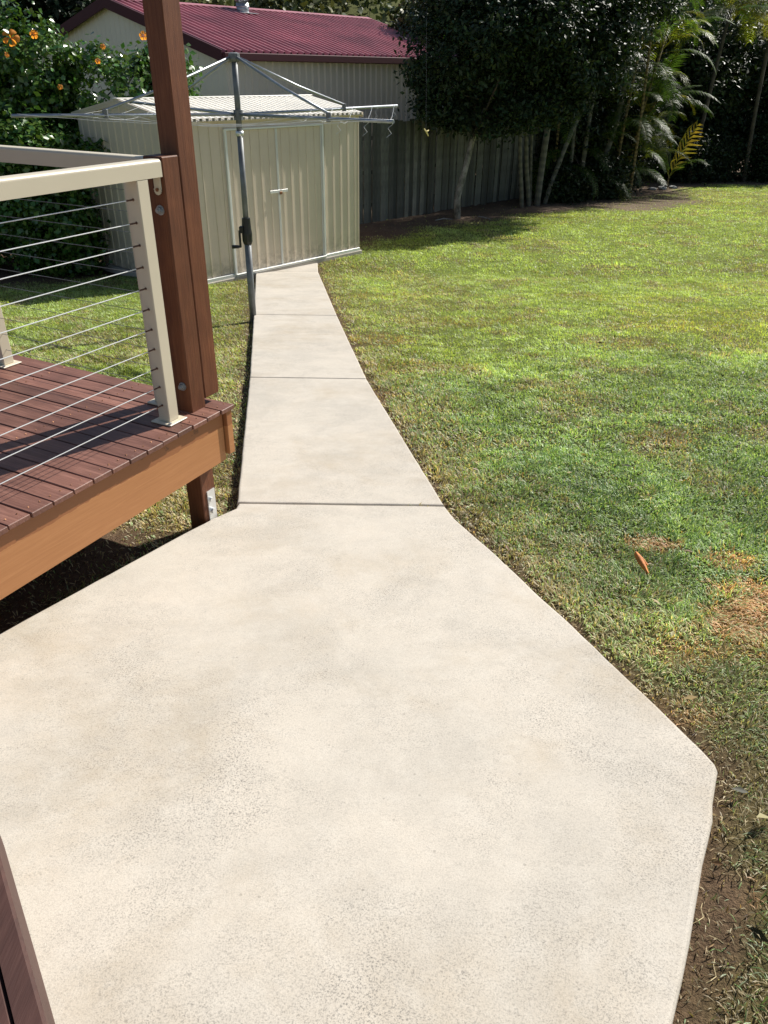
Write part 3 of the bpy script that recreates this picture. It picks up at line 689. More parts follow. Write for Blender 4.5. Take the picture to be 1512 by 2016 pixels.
def crown(blobs, nclump, per, cr, rng):
    """leaf positions gathered in clumps over ellipsoid blobs -> positions, normals, depth 0..1"""
    P = []; Nn = []
    vol = np.array([b[3]*b[4]*b[5] for b in blobs])**(2/3); pr = vol/vol.sum()
    idx = rng.choice(len(blobs), nclump, p=pr)
    for i in idx:
        b = blobs[i]; d = rng.normal(size=3); d /= np.linalg.norm(d); r = rng.uniform(.45, 1.0)**.5
        c = np.array(b[:3])+d*np.array(b[3:])*r*rng.uniform(.92, 1.1)
        k = int(per*rng.uniform(.5, 1.5)); q = rng.normal(size=(k, 3))*cr*rng.uniform(.5, 1.2)*np.array((1, 1, .7))
        P.append(c+q); nn_ = d*.6+np.array((0, 0, .7))+rng.normal(size=(k, 3))*.7; Nn.append(nn_)
    P = np.concatenate(P); Nn = np.concatenate(Nn); Nn /= np.linalg.norm(Nn, axis=1, keepdims=True)
    return P, Nn
def lcol(n, base, rng, v=.35, hue=.15):
    c = np.array(base)[None]*(1+v*rng.uniform(-1, 1, (n, 1))); c[:, 0] *= 1+hue*rng.uniform(-1, 1, n)*2; return np.clip(c, .004, 1)
def limb_mesh(nm, base, blobs, rng, r0, nl, mat, lean=(0, 0), wig=.025, fork=.5, limbs_only=None):
    mb = MB(); bz = base; top = np.mean([b[:3] for b in blobs], 0); n = 7
    pts = []
    for i in range(n):
        t = i/(n-1); pts.append(tuple(np.array(bz)*(1-t)+(top*np.array((t**1.6, t**1.6, 1)))*t+np.array((rng.normal(), rng.normal(), 0))*wig*(0 if i == 0 else 1)))
    mb.tube(pts, [r0*(1-.6*i/(n-1)) for i in range(n)], 10)
    if limbs_only: mb = MB()
    elif limbs_only is False: return mb.mesh(nm, mat, True)
    for j in range(nl):
        b = blobs[j % len(blobs)]; d = rng.normal(size=3); d[2] = abs(d[2])*.6; d /= np.linalg.norm(d); tgt = np.array(b[:3])+d*np.array(b[3:])*.8
        s = pts[int(n*fork)+rng.integers(0, n-int(n*fork))]; s = np.array(s); md = (s+tgt)/2+rng.normal(size=3)*.12
        mb.tube([s, md, tgt], [r0*.38, r0*.24, r0*.08], 6)
    return mb.mesh(nm, mat, True)
def tree(name, label, cat, base, blobs, nclump, per, cr, size, col, mat, r0=.08, nl=8, bark=DARKB, seed=1, group=None, aspect=.5, v=.35, ret=False):
    rng = np.random.default_rng(seed); t = thing(name, label, cat, base, 0, group)
    link('trunk', limb_mesh('trunk', (0, 0, -.15), blobs, np.random.default_rng(seed), r0, nl, bark, limbs_only=False), t)
    link('branches', limb_mesh('branches', (0, 0, -.15), blobs, np.random.default_rng(seed), r0, nl, DARKB, limbs_only=True), t)
    P, Nn = crown(blobs, nclump, per, cr, rng); ok = P[:, 2] > .02; P, Nn = P[ok], Nn[ok]
    V, Fq, C = leaves(P, Nn, size, lcol(len(P), col, rng, v), rng, aspect=aspect)
    link('crown', mesh_np('crown', V, Fq, mat, C), t); return t

# hibiscus bush with orange flowers left of the small shed
HB = (-6.0, 13.35, -.92)
hibl = [(0, 0, 1.75, 1.35, 1.0, 1.15), (.55, -.15, 2.75, .85, .7, .72), (1.75, .1, 2.45, 1.0, .65, .62), (-.9, -.3, 2.3, .9, .8, .95), (.35, -.55, .95, 1.15, .75, .85), (-.8, -.5, .9, 1.1, .8, .9), (2.5, .15, 2.7, .42, .4, .42), (1.15, -.2, 1.4, .55, .45, .9), (2.9, .4, 2.2, .4, .4, .3), (-1.9, -.4, 1.6, .9, .8, 1.4), (1.0, -1.3, 1.0, .5, .5, 1.0), (.6, -1.2, 1.7, .6, .5, .5), (1.75, -1.05, 1.72, .22, .2, .12), (.9, -1.0, .4, .7, .5, .5)]
hib = tree('hibiscus_bush', 'glossy green hibiscus bush with orange flowers left of the small shed', 'bush', HB, hibl, 1350, 62, .13, .092, (.075, .15, .03), LEAFG, .06, 22, seed=4, aspect=.7)
def flower_mesh(r, seed):
    rg = np.random.default_rng(seed); V = []; Fq = []; C = []
    for k in range(5):
        a0 = 2*pi*k/5; rows = 5; cols_ = 5; o = len(V)
        for i in range(rows):
            t = i/(rows-1); w = sin(min(1, t*1.1)*pi*.62)*.62+.12
            for j in range(cols_):
                s = (j/(cols_-1)-.5)*2; a = a0+s*w*.75; rr = r*(.08+t*(.95-.12*s*s)); z = r*(.45*t*(1-t)*1.6+.10*sin(a*9+seed)*t+.04*s*k)
                V.append((rr*cos(a), rr*sin(a), z)); c = np.array((.55, .09, .03))*(1-t)+np.array((.90, .36, .07))*t if t < .35 else np.array((.92, .36, .075)); C.append(c*(1-.1*rg.random()))
        for i in range(rows-1):
            for j in range(cols_-1): p = o+i*cols_+j; Fq.append((p, p+1, p+cols_+1, p+cols_))
    for k in range(6):   # stamen column
        o = len(V); z0, z1 = k*.1*r, (k+1)*.1*r
        for z in (z0, z1):
            for q in range(4): a = q*pi/2; V.append((.05*r*cos(a), .05*r*sin(a), z)); C.append((.9, .6, .1))
        for q in range(4): Fq.append((o+q, o+(q+1) % 4, o+4+(q+1) % 4, o+4+q))
    return mesh_np('flower', V, Fq, PETAL, np.array(C))
fm = [flower_mesh(.115, 1), flower_mesh(.058, 2), flower_mesh(.038, 3)]
FL = [(-5.26, 12.45, 2.244, 0, (1.1, .1, .2)), (-4.93, 12.45, 2.29, 1, (1.5, .9, 0)), (-3.50, 12.75, 2.30, 1, (1.6, .9, .3)), (-4.08, 12.7, 2.16, 2, (1.2, .2, .4)),
      (-3.43, 12.9, 2.10, 2, (1.7, .7, .4)), (-3.36, 13.0, 1.75, 1, (1.5, .5, .4)), (-4.2, 12.75, 1.98, 2, (1.5, -.4, .4)), (-5.3, 12.3, 2.04, 2, (1.4, .4, 1)), (-4.6, 12.2, 1.66, 2, (1, .5, 0))]
for (x, y, z, k, r) in FL: link('flower', fm[k], hib, (x-HB[0], y-HB[1], z-HB[2]), r)

# dark broad-leaved tree in front of the fence
TB = (1.58, 18.5, float(gz(18.5))-.04)
trb = [(.0, .0, 3.3, 1.35, 1.1, 1.15), (1.6, .3, 3.5, 1.4, 1.2, 1.2), (2.6, .8, 3.7, 1.2, 1.0, 1.1), (-.5, -.3, 2.45, .65, .6, .6), (.5, 0, 2.15, .9, .7, .45), (1.5, .2, 2.45, 1.0, .8, .55), (-.15, .1, 4.1, .9, .9, .7), (2.5, .6, 2.75, .8, .7, .6), (.9, .2, 4.3, 1.2, 1, .6), (1.3, -.4, 3.7, .95, .8, .6), (2.2, .7, 4.0, 1.0, .8, .6), (3.1, 1.5, 4.1, 1.0, .8, .6), (.5, -.7, 3.5, .75, .7, .5), (3.9, 2.4, 4.3, 1.0, .8, .6)]
tree('broadleaf_tree', 'dark broad leaved tree with a patched pale trunk in front of the fence', 'tree', TB, trb, 1050, 70, .17, .11, (.026, .044, .018), LEAFD, .085, 26, bark=TREEB, seed=9)

# palms
def frond_mesh(L, nleaf, droop, lw, ll, col, seed, nm='frond', yellow=0.):
    rg = np.random.default_rng(seed); V = []; Fq = []; C = []; pts = []; n = 14
    p = np.zeros(3); ang = radians(8)
    for i in range(n+1):
        pts.append(p.copy()); t = i/n; ang -= droop/n*(0.4+1.4*t); p = p+np.array((cos(ang), 0, sin(ang)))*L/n
    pts = np.array(pts)
    for i in range(n):   # rachis ribbon with depth
        o = len(V); w0 = .012*(1-i/n)+.003; w1 = .012*(1-(i+1)/n)+.003
        for q, w in ((pts[i], w0), (pts[i+1], w1)): V += [tuple(q+(0, -w, 0)), tuple(q+(0, w, 0)), tuple(q+(0, 0, -w*1.5))]
        Fq += [(o, o+1, o+4, o+3), (o+1, o+2, o+5, o+4), (o+2, o, o+3, o+5)]; cc = np.array((.20, .20, .05))*(1+yellow); C += [cc]*6
    for k in range(nleaf):
        t = .14+.86*k/(nleaf-1); f = t*n; i = min(n-1, int(f)); b = pts[i]+(pts[i+1]-pts[i])*(f-i); d = pts[i+1]-pts[i]; d /= np.linalg.norm(d)
        for sd in (-1, 1):
            ln = ll*(.35+.65*sin(pi*min(1, t*.92+.1)))*rg.uniform(.85, 1.1); w = lw*rg.uniform(.8, 1.1)
            out = np.array((d[0]*.62, sd*.9, d[2]*.62+.30)); out /= np.linalg.norm(out); dr = np.array((0, 0, -1.))
            m1 = b+out*ln*.5+dr*ln*.05*rg.uniform(.5, 2); tip = b+out*ln*.92+dr*ln*(.32+.3*rg.random()); wd = d*w*.5
            o = len(V); V += [tuple(b-wd*.5), tuple(b+wd*.5), tuple(m1+wd), tuple(m1-wd), tuple(tip)]
            V.append(tuple(tip)); Fq += [(o, o+1, o+2, o+3), (o+3, o+2, o+4, o+5)]
            c = np.array(col)*(1+.3*rg.uniform(-1, 1)); c[0] *= 1+yellow*rg.uniform(.2, 1); C += [c]*6
    return mesh_np(nm, V, Fq, PALML, np.array(C))
frG = [frond_mesh(2.1, 34, 1.3, .034, .46, (.045, .085, .018), 1), frond_mesh(1.8, 30, 1.7, .032, .42, (.05, .095, .018), 2), frond_mesh(2.3, 36, 1.0, .034, .48, (.04, .08, .018), 3)]
frY = [frond_mesh(1.9, 30, 1.5, .034, .42, (.12, .17, .025), 4, yellow=.25), frond_mesh(1.6, 26, 1.8, .034, .40, (.15, .18, .03), 5, yellow=.4)]
def palm(label, pts, r, nf, seed, yfr=0., scale=1., low=0, mat=PALMT, name='cane_palm', azr=(0, 2*pi), group='golden cane palms in the clump by the fence'):
    rg = random.Random(seed); b = pts[0]; t = thing(name, label, 'palm tree', b, 0, group)
    loc = [tuple(np.array(p)-np.array(b)) for p in pts]; full = []
    for i in range(len(loc)-1):
        for k in range(4): full.append(tuple(np.array(loc[i])*(1-k/4)+np.array(loc[i+1])*k/4))
    full.append(loc[-1]); n = len(full)
    # smooth the bends
    A_ = np.array(full)
    for _ in range(3): A_[1:-1] = (A_[:-2]+2*A_[1:-1]+A_[2:])/4
    A_[0, 2] -= .15
    link('trunk', MB().tube([tuple(q) for q in A_], [r*(1.15-.35*i/n) for i in range(n)], 10).mesh('trunk', mat, True), t)
    for k in range(nf):
        me = (frY if rg.random() < yfr else frG); me = me[rg.randrange(len(me))]
        az = rg.uniform(*azr); el = rg.uniform(-.1, 1.15); at = A_[-1] if rg.random() > low else A_[rg.randrange(max(1, n//4), n)]
        o = link('frond', me, t, tuple(at+np.array((0, 0, rg.uniform(-.12, .05)))), (0, -el, az)); s = scale*rg.uniform(.8, 1.15); o.scale = (s, s, s)
    return t
gg = lambda y: float(gz(y))-.06
palm('thin leaning cane palm, leftmost of the pale stems right of the dark tree', [(3.37, 20.57, gg(20.6)), (3.15, 20.4, .2), (2.95, 20.3, 2.6)], .05, 9, 21)
palm('second pale cane palm stem from the dark tree leaning left', [(3.59, 20.83, gg(20.8)), (3.3, 20.5, .2), (3.1, 20.4, 3.2)], .055, 9, 22)
palm('slim upright cane palm between the two thickest pale stems', [(3.68, 21.2, gg(21.2)), (3.5, 21.0, .5), (3.4, 21.0, 3.0)], .035, 8, 23)
palm('thick pale cane palm stem standing almost upright in front of the fence', [(3.80, 21.0, gg(21)), (3.88, 21.1, .6), (4.0, 21.2, 1.9), (4.1, 21.3, 4.2)], .075, 10, 24)
palm('long cane palm stem leaning strongly to the right', [(4.02, 21.3, gg(21.3)), (4.68, 21.9, .72), (5.36, 22.4, 1.95), (5.8, 22.8, 3.6)], .055, 10, 25)
palm('faint thin cane palm stem deep in the shade of the clump', [(4.85, 22.3, gg(22.3)), (4.8, 22.2, .5), (4.75, 22.2, 2.6)], .045, 9, 26, low=.3)
palm('dim upright cane palm stem in the middle of the clump', [(5.2, 22.5, gg(22.5)), (5.2, 22.5, .8), (5.3, 22.5, 3.0)], .06, 10, 27, low=.2)
palm('tall pale cane palm stem rising to the top of the picture', [(5.65, 22.9, gg(22.9)), (5.95, 23.1, .1), (6.2, 23.3, 1.1), (6.2, 23.3, 2.4), (5.95, 23.0, 4.2)], .078, 10, 28)
k0 = 30
for (x, y, lean, top, nf, yf, lab) in ((6.3, 23.6, .2, 1.0, 11, .1, 'low dense cane palm right of the tall pale stem'), (6.9, 24.3, .35, .2, 11, .25, 'short cane palm with fronds near the ground beside the soil bed'),
        (7.05, 24.6, .5, 1.3, 12, .5, 'sunlit cane palm on the right side of the clump'), (6.8, 24.0, .5, 2.6, 13, .45, 'cane palm with bright yellow green fronds at the right of the clump'),
        (7.3, 25.2, .4, 3.0, 13, .5, 'tall cane palm with sunlit fronds behind the right side of the clump'), (5.9, 23.7, .1, 2.2, 12, .1, 'dark cane palm in the heart of the clump'), (5.0, 22.9, 0, 2.0, 12, 0, 'dark cane palm behind the leaning stems'),
        (4.4, 22.3, 0, 2.6, 12, 0, 'dark cane palm just right of the broad leaved tree'), (6.7, 22.9, -.1, 3.3, 10, .2, 'cane palm nearest the lawn with fronds arching over the grass'), (6.3, 23.3, .3, 3.9, 13, .35, 'high cane palm whose fronds reach the top of the picture')):
    k0 += 1; zb = gg(y); palm(lab, [(x, y, zb), (x+lean*.3, y, zb+(top-zb)*.5), (x+lean, y+.1, top)], .035, nf+7, k0, yfr=yf*.8, low=.6, mat=CANEB, scale=.85)
palm('palm with yellow sunlit fronds at the top right corner', [(9.8, 25.2+2.0, gg(27)), (9.9, 27.2, 1.0), (10.1, 27.3, 3.6)], .06, 20, 60, yfr=.65, mat=DARKB, group=None)
palm('second palm with drooping golden fronds at the right edge', [(11.9, 27.9, gg(28)), (11.7, 27.8, 1.2), (11.6, 27.7, 3.7)], .06, 20, 61, yfr=.6, mat=DARKB, group=None)
# single broad sunlit frond plant
sp = thing('palm_seedling', 'young palm with one broad yellow striped frond lit by the sun beside the clump', 'palm', (8.5, 25.3, gg(25.3)))
sfm = frond_mesh(1.25, 11, .15, .075, .62, (.34, .33, .05), 8, yellow=.5)
for (el, az, s) in ((1.08, .25, 1.25), (1.25, 2.2, .9), (.8, -1.0, .7), (1.0, 3.6, .8)):
    o = link('frond', sfm if s > 1 else frG[0], sp, (0, 0, .35), (radians(-60) if s > 1 else 0, -el, az)); o.scale = (s, s, s)
link('stem', MB().tube([(0, 0, -.1), (0, 0, .4)], [.03, .02], 8).mesh('stem', CANEB), sp)

# dark trees and shrubs filling the right background and behind the fence
def bgtree(label, x, y, h, w, seed, name='dense_tree', cat='tree', n=420, col=(.028, .045, .018), size=.17, group='dark trees behind the lawn'):
    rg = np.random.default_rng(seed); bl = []
    for k in range(7):
        z = h*(.12+.76*k/6); rr = w*(.75+.35*rg.random())*(1-.35*abs(k/6-.4)); bl.append((rg.normal()*w*.25, rg.normal()*w*.2, z, rr, rr*.85, h*.17))
    return tree(name, label, cat, (x, y, gg(y)), bl, n, 42, .24, size, col, LEAFD, .1, 10, seed=seed, group=group, v=.5)
BT = [(9.6, 29.6, 4.6, 1.5, 'dark dense tree behind the striped palm seedling'), (11.6, 30.4, 5.0, 1.6, 'dark dense tree left of the right edge behind the lawn'), (13.6, 30.6, 5.0, 1.7, 'dark dense tree at the right edge behind the lawn'), (16, 31, 5, 1.8, 'dark dense tree beyond the right end of the lawn'),
      (8.6, 31, 5.4, 1.6, 'dark tree behind the corner of the fence'), (3.3, 24.6, 5.2, 1.5, 'dark tree behind the fence right of the large shed'), (5.2, 26.4, 5.6, 1.7, 'dark tree behind the fence and the leaning palm stems'), (6.9, 28.6, 5.8, 1.7, 'dark tree behind the fence and the palm clump'), (18.5, 32, 5.5, 1.9, 'dark dense tree far out past the right edge'), (1.6, 25.2, 5.2, 1.4, 'dark tree between the large shed and the fence trees')]
for i, (x, y, h, w, lab) in enumerate(BT): bgtree(lab, x, y, h, w, 100+i)
for i, (x, y, h, w, lab) in enumerate(((4.7, 22.9, 3.2, .8, 'tall dark shrub behind the leaning palm stems'), (6.0, 24.2, 3.4, .9, 'tall dark shrub in the middle of the palm clump'), (7.3, 25.9, 3.2, .9, 'tall dark shrub behind the right side of the palm clump'), (9.7, 27.6, 1.5, .75, 'low dark shrub right of the striped palm seedling'), (11.0, 28.0, 1.3, .7, 'low dark shrub in the shade behind the lawn edge'), (12.6, 28.4, 1.6, .8, 'dark shrub near the right edge of the lawn'), (14.2, 28.8, 1.4, .8, 'dark shrub beyond the right edge'), (5.9, 22.9, .9, .5, 'small dark shrub under the palm clump'), (4.6, 22.0, .8, .45, 'small shrub between the palm stems'))):
    bgtree(lab, x, y, h, w, 140+i, 'garden_shrub', 'shrub', 130 if h < 2 else 260, (.022, .036, .014), .12, 'shrubs under the dark trees')
# trees behind the bush and the large shed at top left
def lefttree(label, x, y, h, w, seed, col, n=420):
    rg = np.random.default_rng(seed); bl = [(rg.normal()*w*.35, rg.normal()*w*.3, h*(.35+.5*rg.random()), w*.6, w*.55, h*.22) for k in range(7)]
    tree('background_tree', label, 'tree', (x, y, float(lawn_z(x, y))-.05), bl, n, 50, .3, .20, col, LEAFD if col[1] < .05 else LEAFG, .14, 12, seed=seed, group='trees behind the hibiscus', v=.4)
lefttree('dark tree behind the top of the hibiscus bush', -9.0, 25.5, 5.6, 1.5, 201, (.018, .034, .014))
lefttree('mid green tree at the top left corner', -13.0, 27.5, 5.6, 2.1, 202, (.05, .075, .022))
lefttree('mid green tree beyond the left edge', -11.8, 22.5, 3.9, 1.7, 203, (.05, .07, .022))
lefttree('olive tree between the hibiscus and the large shed gable', -10.5, 32, 6.0, 2.0, 204, (.06, .08, .028))

# hillside wood: a far mass
def hillwood():
    rng = np.random.default_rng(77); P = []; C = []; Sz = []
    for i in range(1300):
        x = rng.uniform(-75, 75); y = 50+100*rng.random()**1.5
        z = float(lawn_z(x, y)); w = rng.uniform(1.3, 3.0); h = rng.uniform(2.2, 5)
        k = int(150 if y < 85 else 70); d = rng.normal(size=(k, 3)); d /= np.linalg.norm(d, axis=1, keepdims=True); r = rng.uniform(.55, 1, (k, 1))
        lob = 1+.25*np.sin(d[:, :1]*5+i)*np.cos(d[:, 1:2]*4)
        P.append(np.array((x, y, z+h*.55))+d*r*lob*np.array((w, w, h*.5)))
        base = np.array(((.085, .10, .032), (.055, .075, .028), (.12, .12, .045))[rng.integers(3)]); C.append(base*(1+.4*rng.uniform(-1, 1, (k, 1)))); Sz.append(np.full(k, .45 if y < 95 else .75))
    P = np.concatenate(P); C = np.clip(np.concatenate(C), .01, 1); Sz = np.concatenate(Sz); Nn = rng.normal(size=P.shape)+np.array((0, 0, .8)); Nn /= np.linalg.norm(Nn, axis=1, keepdims=True)
    V, Fq, CC = leaves(P, Nn, Sz, C, rng, aspect=.8)
    o = link('hillside_wood', mesh_np('hillside_wood', V, Fq, LEAFD, CC)); tag(o, 'olive green wooded hillside behind the maroon roof', 'woodland', kind='stuff')
hillwood()

# ------------------------------------------------------------------ lawn
def build_grass():
    zones = [(-3.6, 4.2, .3, 4.3, 16000, (.024, .050), .0052, 0), (-5.5, 6.2, 4.3, 7.2, 8000, (.024, .046), .0064, 0), (-8.5, 10.5, 7.2, 12.5, 3600, (.024, .045), .009, 1), (-9, 16.5, 12.5, 27, 1500, (.028, .05), .014, 1)]
    Vs = []; Fs = []; Cs = []; off = 0; rng = np.random.default_rng(5)
    for (x0, x1, y0, y1, dens, (l0, l1), wd, far) in zones:
        n = int((x1-x0)*(y1-y0)*dens); x = rng.uniform(x0, x1, n); y = rng.uniform(y0, y1, n)
        # only where the place can be seen from around the viewpoint
        k = (np.abs(x) < .56*(y*.87+1.3)+1.5); x, y = x[k], y[k]
        dp = np.minimum(dseg(x, y, EDGE_R), dseg(x, y, EDGE_L))
        ins = pip(x, y, PAD)
        for p in PANELS+[[LE[2], RE[2], RE[3], LE[3]]]: ins |= pip(x, y, p)
        ins |= pip(x, y, SHED_POLY); b = bare(x, y)
        nz = fbm(x, y, 3.5, 15)
        keep = ~ins & (rng.random(len(x)) > b*.985) & (rng.random(len(x)) < .55+.7*nz)
        x, y, b, dp = x[keep], y[keep], b[keep], dp[keep]; n = len(x)
        z = lawn_z(x, y); st = straw(x, y); az = rng.uniform(0, 2*pi, n)
        clump = vnoise(x, y, 14, 21); az = az*.6+clump*2*pi*.8
        L = rng.uniform(l0, l1, n)*(.65+.7*vnoise(x, y, 7, 70))*(1+.5*(fbm(x, y, 1.6, 33)-.5)*2*.6)*(1-.35*b); tilt = rng.uniform(.35, 1.35, n); tilt = np.where(st > .6, np.maximum(tilt, 1.0), tilt)
        nr = np.clip(y/3.4, .5, 1); L = L*(.45+.55*nr); w = wd*rng.uniform(.7, 1.25, n)*nr
        d = np.stack([np.cos(az)*np.sin(tilt), np.sin(az)*np.sin(tilt), np.cos(tilt)], 1); sd = np.stack([-np.sin(az), np.cos(az), rng.normal(size=n)*.3], 1)
        base = np.stack([x, y, z], 1); ww = w[:, None]*.5; LL = L[:, None]
        mid = base+d*LL*.55+np.array((0, 0, 1.))*LL*.10; tip = base+d*LL+np.array((0, 0, -1.))*LL*.12*np.sin(tilt)[:, None]
        # colour
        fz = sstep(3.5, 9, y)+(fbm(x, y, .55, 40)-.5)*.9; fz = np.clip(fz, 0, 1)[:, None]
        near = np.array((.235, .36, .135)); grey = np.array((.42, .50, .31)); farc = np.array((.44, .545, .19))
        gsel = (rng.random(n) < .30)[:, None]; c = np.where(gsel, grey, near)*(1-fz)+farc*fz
        yl = sstep(.55, .75, fbm(x, y, .35, 50))[:, None]*fz; c = c*(1-yl*.5)+np.array((.50, .52, .08))*yl*.5
        strw = np.array((.60, .37, .20))*(1-fz*.4)+np.array((.08, .12, .0))*fz; rs = (rng.random(n) < (st*.9+.01))[:, None]; du = dull(x, y); rd = (rng.random(n) < (du*.78+.04))[:, None]; dc = np.array((.50, .42, .26))*rng.uniform(.6, 1.2, (n, 1)); c = np.where(rd, dc, c)
        lv = rng.uniform(.75, 1.3, (n, 1))*(.62+.76*fbm(x, y, 2.6, 61)[:, None])*(.8+.4*fbm(x, y*1.6, .6, 66)[:, None])*(.8+.4*vnoise(x, y, 9, 62)[:, None]); c = np.where(rs, strw, c)*lv
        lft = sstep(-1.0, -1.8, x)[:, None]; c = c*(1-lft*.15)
        if far:
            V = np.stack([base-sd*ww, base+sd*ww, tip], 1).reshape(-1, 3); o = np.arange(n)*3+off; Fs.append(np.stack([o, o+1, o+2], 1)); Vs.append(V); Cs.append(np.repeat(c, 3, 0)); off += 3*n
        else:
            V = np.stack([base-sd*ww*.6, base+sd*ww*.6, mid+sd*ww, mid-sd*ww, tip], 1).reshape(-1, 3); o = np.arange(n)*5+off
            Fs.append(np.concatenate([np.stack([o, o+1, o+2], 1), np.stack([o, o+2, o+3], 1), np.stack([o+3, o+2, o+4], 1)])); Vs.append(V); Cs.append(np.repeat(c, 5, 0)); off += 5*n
    V = np.concatenate(Vs); Fq = np.concatenate(Fs); print('grass tris', len(Fq))
    o = link('lawn_grass', mesh_np('lawn_grass', V, Fq, GRASSM, np.concatenate(Cs))); tag(o, 'short patchy green lawn grass around the path', 'grass', kind='stuff')
build_grass()

def lawn_leaves():
    rng = np.random.default_rng(31); n = 420; y = 1 + 22*rng.random(n)**1.4; x = rng.uniform(-.35, .6, n)*(y+1.5)
    ins = pip(x, y, PAD) | pip(x, y, SHED_POLY)
    for p in PANELS: ins |= pip(x, y, p)
    k = ~ins | (rng.random(n) < .0); x, y = x[k], y[k]; n = len(x); z = lawn_z(x, y)+.03
    Nn = np.array((0, 0, 1.))+rng.normal(size=(n, 3))*.45; Nn /= np.linalg.norm(Nn, axis=1, keepdims=True)
    pal = np.array(((.20, .11, .05), (.10, .06, .035), (.34, .24, .09), (.05, .05, .03), (.40, .36, .20))); C = pal[rng.integers(0, 5, n)]
    V, Fq, CC = leaves(np.stack([x, y, z], 1), Nn, rng.uniform(.025, .055, n), C, rng, aspect=.4)
    tag(link('fallen_leaves', mesh_np('fallen_leaves', V, Fq, GRASSM, CC)), 'small dry fallen leaves scattered over the lawn', 'leaves', kind='stuff')
lawn_leaves()
# dry clippings, loose litter on the bare soil and along the edges
def litter():
    rng = np.random.default_rng(8); n = 60000; x = rng.uniform(-2, 2.2, n); y = rng.uniform(.4, 5, n)
    b = bare(x, y); dr = dseg(x, y, EDGE_R); ins = pip(x, y, PAD)
    for p in PANELS: ins |= pip(x, y, p)
    k = ~ins & (rng.random(n) < np.clip(b*1.1, 0, 1)*np.where(x > 0, .9, .35)); x, y = x[k], y[k]; n = len(x)
    z = lawn_z(x, y)+.004; P = np.stack([x, y, z], 1); Nn = np.array((0, 0, 1.))+rng.normal(size=(n, 3))*.35; Nn /= np.linalg.norm(Nn, axis=1, keepdims=True)
    pal = np.array(((.30, .20, .10), (.16, .09, .05), (.38, .28, .15), (.09, .05, .03), (.20, .17, .06))); C = pal[rng.integers(0, 5, n)]*rng.uniform(.6, 1.15, (n, 1))
    V, Fq, CC = leaves(P, Nn, rng.uniform(.006, .028, n), C, rng, aspect=.12)
    o = link('dry_litter', mesh_np('dry_litter', V, Fq, GRASSM, CC)); tag(o, 'dry grass clippings and leaf litter on the bare soil', 'litter', kind='stuff')
    # soil crumbs
    n = 5200; x = rng.uniform(-2.6, 2.2, n); y = rng.uniform(.5, 5, n); b = bare(x, y); ins = pip(x, y, PAD)
    for p in PANELS: ins |= pip(x, y, p)
    k = ~ins & (rng.random(n) < b**1.5); x, y = x[k], y[k]; n = len(x); s = rng.uniform(.002, .008, n)[:, None]
    z = lawn_z(x, y); P = np.stack([x, y, z], 1); oc = np.array(((1, 0, 0), (-1, 0, 0), (0, 1, 0), (0, -1, 0), (0, 0, .8), (0, 0, -.8)), float)
    V = (P[:, None]+oc[None]*s[:, None]*(1+.4*rng.uniform(-1, 1, (n, 6, 1)))).reshape(-1, 3); o6 = np.arange(n)*6
    tri = [(0, 2, 4), (2, 1, 4), (1, 3, 4), (3, 0, 4)]; Fq = np.concatenate([np.stack([o6+a, o6+b_, o6+c], 1) for a, b_, c in tri])
    C = np.repeat(np.array((.10, .064, .042))*rng.uniform(.6, 1.4, (n, 1)), 6, 0)
    o = link('soil_crumbs', mesh_np('soil_crumbs', V, Fq, GROUNDM, C)); tag(o, 'small crumbs of brown soil along the slab edges', 'soil', kind='stuff')
litter()
# long pale runners of dead grass hanging over the slab edge
rr_ = random.Random(12)
run = MB()
for (x, y, n) in ((1.07, 1.66, 9), (1.02, 1.56, 8), (.86, 1.22, 9), (.80, 1.12, 7), (1.35, 1.35, 6), (.98, 1.38, 6), (-.93, 3.2, 6), (-1.1, 3.02, 6), (-1.3, 2.75, 6), (-1.6, 2.4, 5), (-.80, 3.42, 6), (-.86, 4.0, 5)):
    for _ in range(n//4):
        a = rr_.uniform(0, 2*pi); l = rr_.uniform(.02, .07); xs_, ys_ = onslope(x, y); z = float(lawn_z(xs_, ys_)); p = np.array((xs_+rr_.uniform(-.02, .05), ys_+rr_.uniform(-.04, .04), z+.006)); q = p+np.array((cos(a), sin(a), .25))*l*.5; e = p+np.array((cos(a+.5), sin(a+.5), .12))*l
        run.tube([p, p*.6+q*.4+np.array((.003, -.002, .006)), q, q*.5+e*.5+np.array((-.004, .003, .004)), e], [.0012, .0012, .001, .0009, .0005], 4, False)
STRAWM = simple('dead_straw', (.52, .42, .22), .7, 0, .25, 30, 0)
tag(link('grass_runners', run.mesh('grass_runners', STRAWM)), 'pale dead grass runners along the slab edge', 'grass', kind='stuff')

# curl of orange bark lying on the lawn
def curl(nm, L, W, rad, mat):
    vs = []; n = 9; mth = 7
    for lay in (0, .002):
        for i in range(n):
            t = i/(n-1); w = W*(.35+.65*sin(pi*min(.95, t+.12)))
            for j in range(mth):
                s = (j/(mth-1)-.5)*2; vs.append((L*(t-.5), s*w*.5, rad*(1-s*s)*.6+.05*L*sin(3*t)-lay))
    fs = []
    for l in range(2):
        for i in range(n-1):
            for j in range(mth-1): p = l*n*mth+i*mth+j; fs.append((p, p+1, p+mth+1, p+mth))
    k = n*mth
    for i in range(n-1): fs += [(i*mth, (i+1)*mth, k+(i+1)*mth, k+i*mth), (i*mth+mth-1, k+i*mth+mth-1, k+(i+1)*mth+mth-1, (i+1)*mth+mth-1)]
    return MB().add(vs, fs).mesh(nm, mat, True)
bkx, bky = onslope(1.172, 2.90)
bk = link('bark_curl', curl('bark_curl', .125, .030, .022, BARKP), None, (bkx, bky, float(lawn_z(bkx, bky))+.035), (.35, .25, radians(-78)))
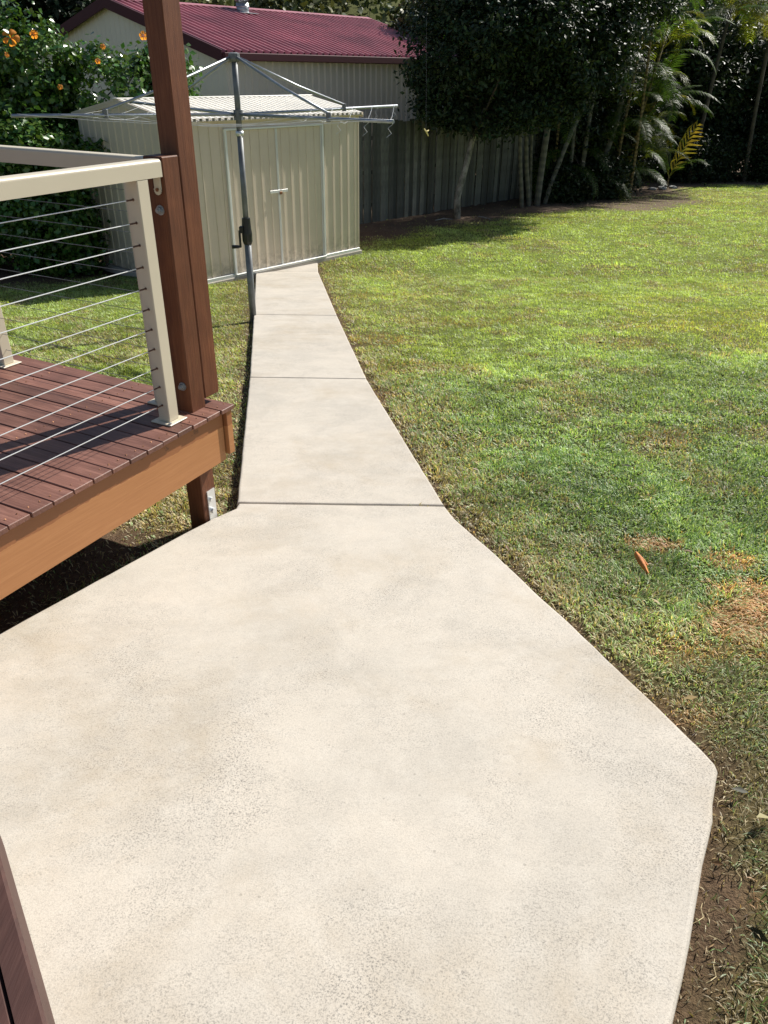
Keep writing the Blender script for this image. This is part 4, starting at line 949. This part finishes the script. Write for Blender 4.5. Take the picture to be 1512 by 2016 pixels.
link('bark_flake', curl('bark_flake', .06, .014, .008, BARKP), bk, (-.01, .012, .004), (.5, .1, .25))
tag(bk, 'orange brown curl of bark lying on the lawn right of the path', 'bark')
# pale stones at the edge of the soil bed
for i, (x, y, s, lab) in enumerate(((8.0, 25.1, .10, 'left pale stone at the edge of the soil bed'), (8.35, 25.25, .13, 'middle pale stone at the edge of the soil bed'), (8.75, 25.5, .11, 'right pale stone at the edge of the soil bed'))):
    rg = np.random.default_rng(60+i); import bmesh
    bm = bmesh.new(); bmesh.ops.create_icosphere(bm, subdivisions=2, radius=s)
    for v in bm.verts: v.co *= 1+rg.normal()*.08; v.co.z *= .45; v.co.x *= 1.4
    me = bpy.data.meshes.new('garden_stone'); bm.to_mesh(me); bm.free(); me.materials.append(ROCK)
    tag(link('garden_stone', me, None, (x, y, float(lawn_z(x, y))+.03), (0, 0, i)), lab, 'stone', 'pale stones by the soil bed')
# fallen white twigs near the fence
for i, (x, y, a, lab) in enumerate(((1.05, 18.0, .4, 'pale fallen stick in the shade below the dark tree'), (2.3, 18.3, 2.2, 'small pale stick in the shade right of the dark tree'))):
    z = float(lawn_z(x, y)); mb = MB().tube([(0, 0, .02), (.2, .03, .04), (.42, -.02, .025)], [.012, .011, .006], 6).tube([(.2, .03, .04), (.28, .12, .05)], [.008, .004], 5)
    tag(link('fallen_stick', mb.mesh('fallen_stick', ROCK), None, (x, y, z), (0, 0, a)), lab, 'stick', 'pale sticks on the shaded soil')
# yellow leaf hanging on a spider thread in front of the fence
lf = thing('hanging_leaf', 'small curled yellow leaf hanging in the air in front of the fence', 'leaf', (.6, 14.0, 1.02))
LEAFY_ = simple('dry_yellow_leaf', (.75, .62, .22), .6, 0, .2, 60, 0)
l1 = link('leaf_blade', curl('leaf_blade', .14, .035, .02, LEAFY_), lf, (0, 0, .02), (.6, .95, .25)); l2 = link('leaf_tip', curl('leaf_tip', .07, .03, .015, LEAFY_), lf, (.025, 0, .04), (.3, -.3, .9))
link('thread', MB().tube([(0, 0, .08), (.05, 2.2, 1.2), (.1, 4.4, 2.4)], .00025, 4).mesh('thread', LINEW), lf)
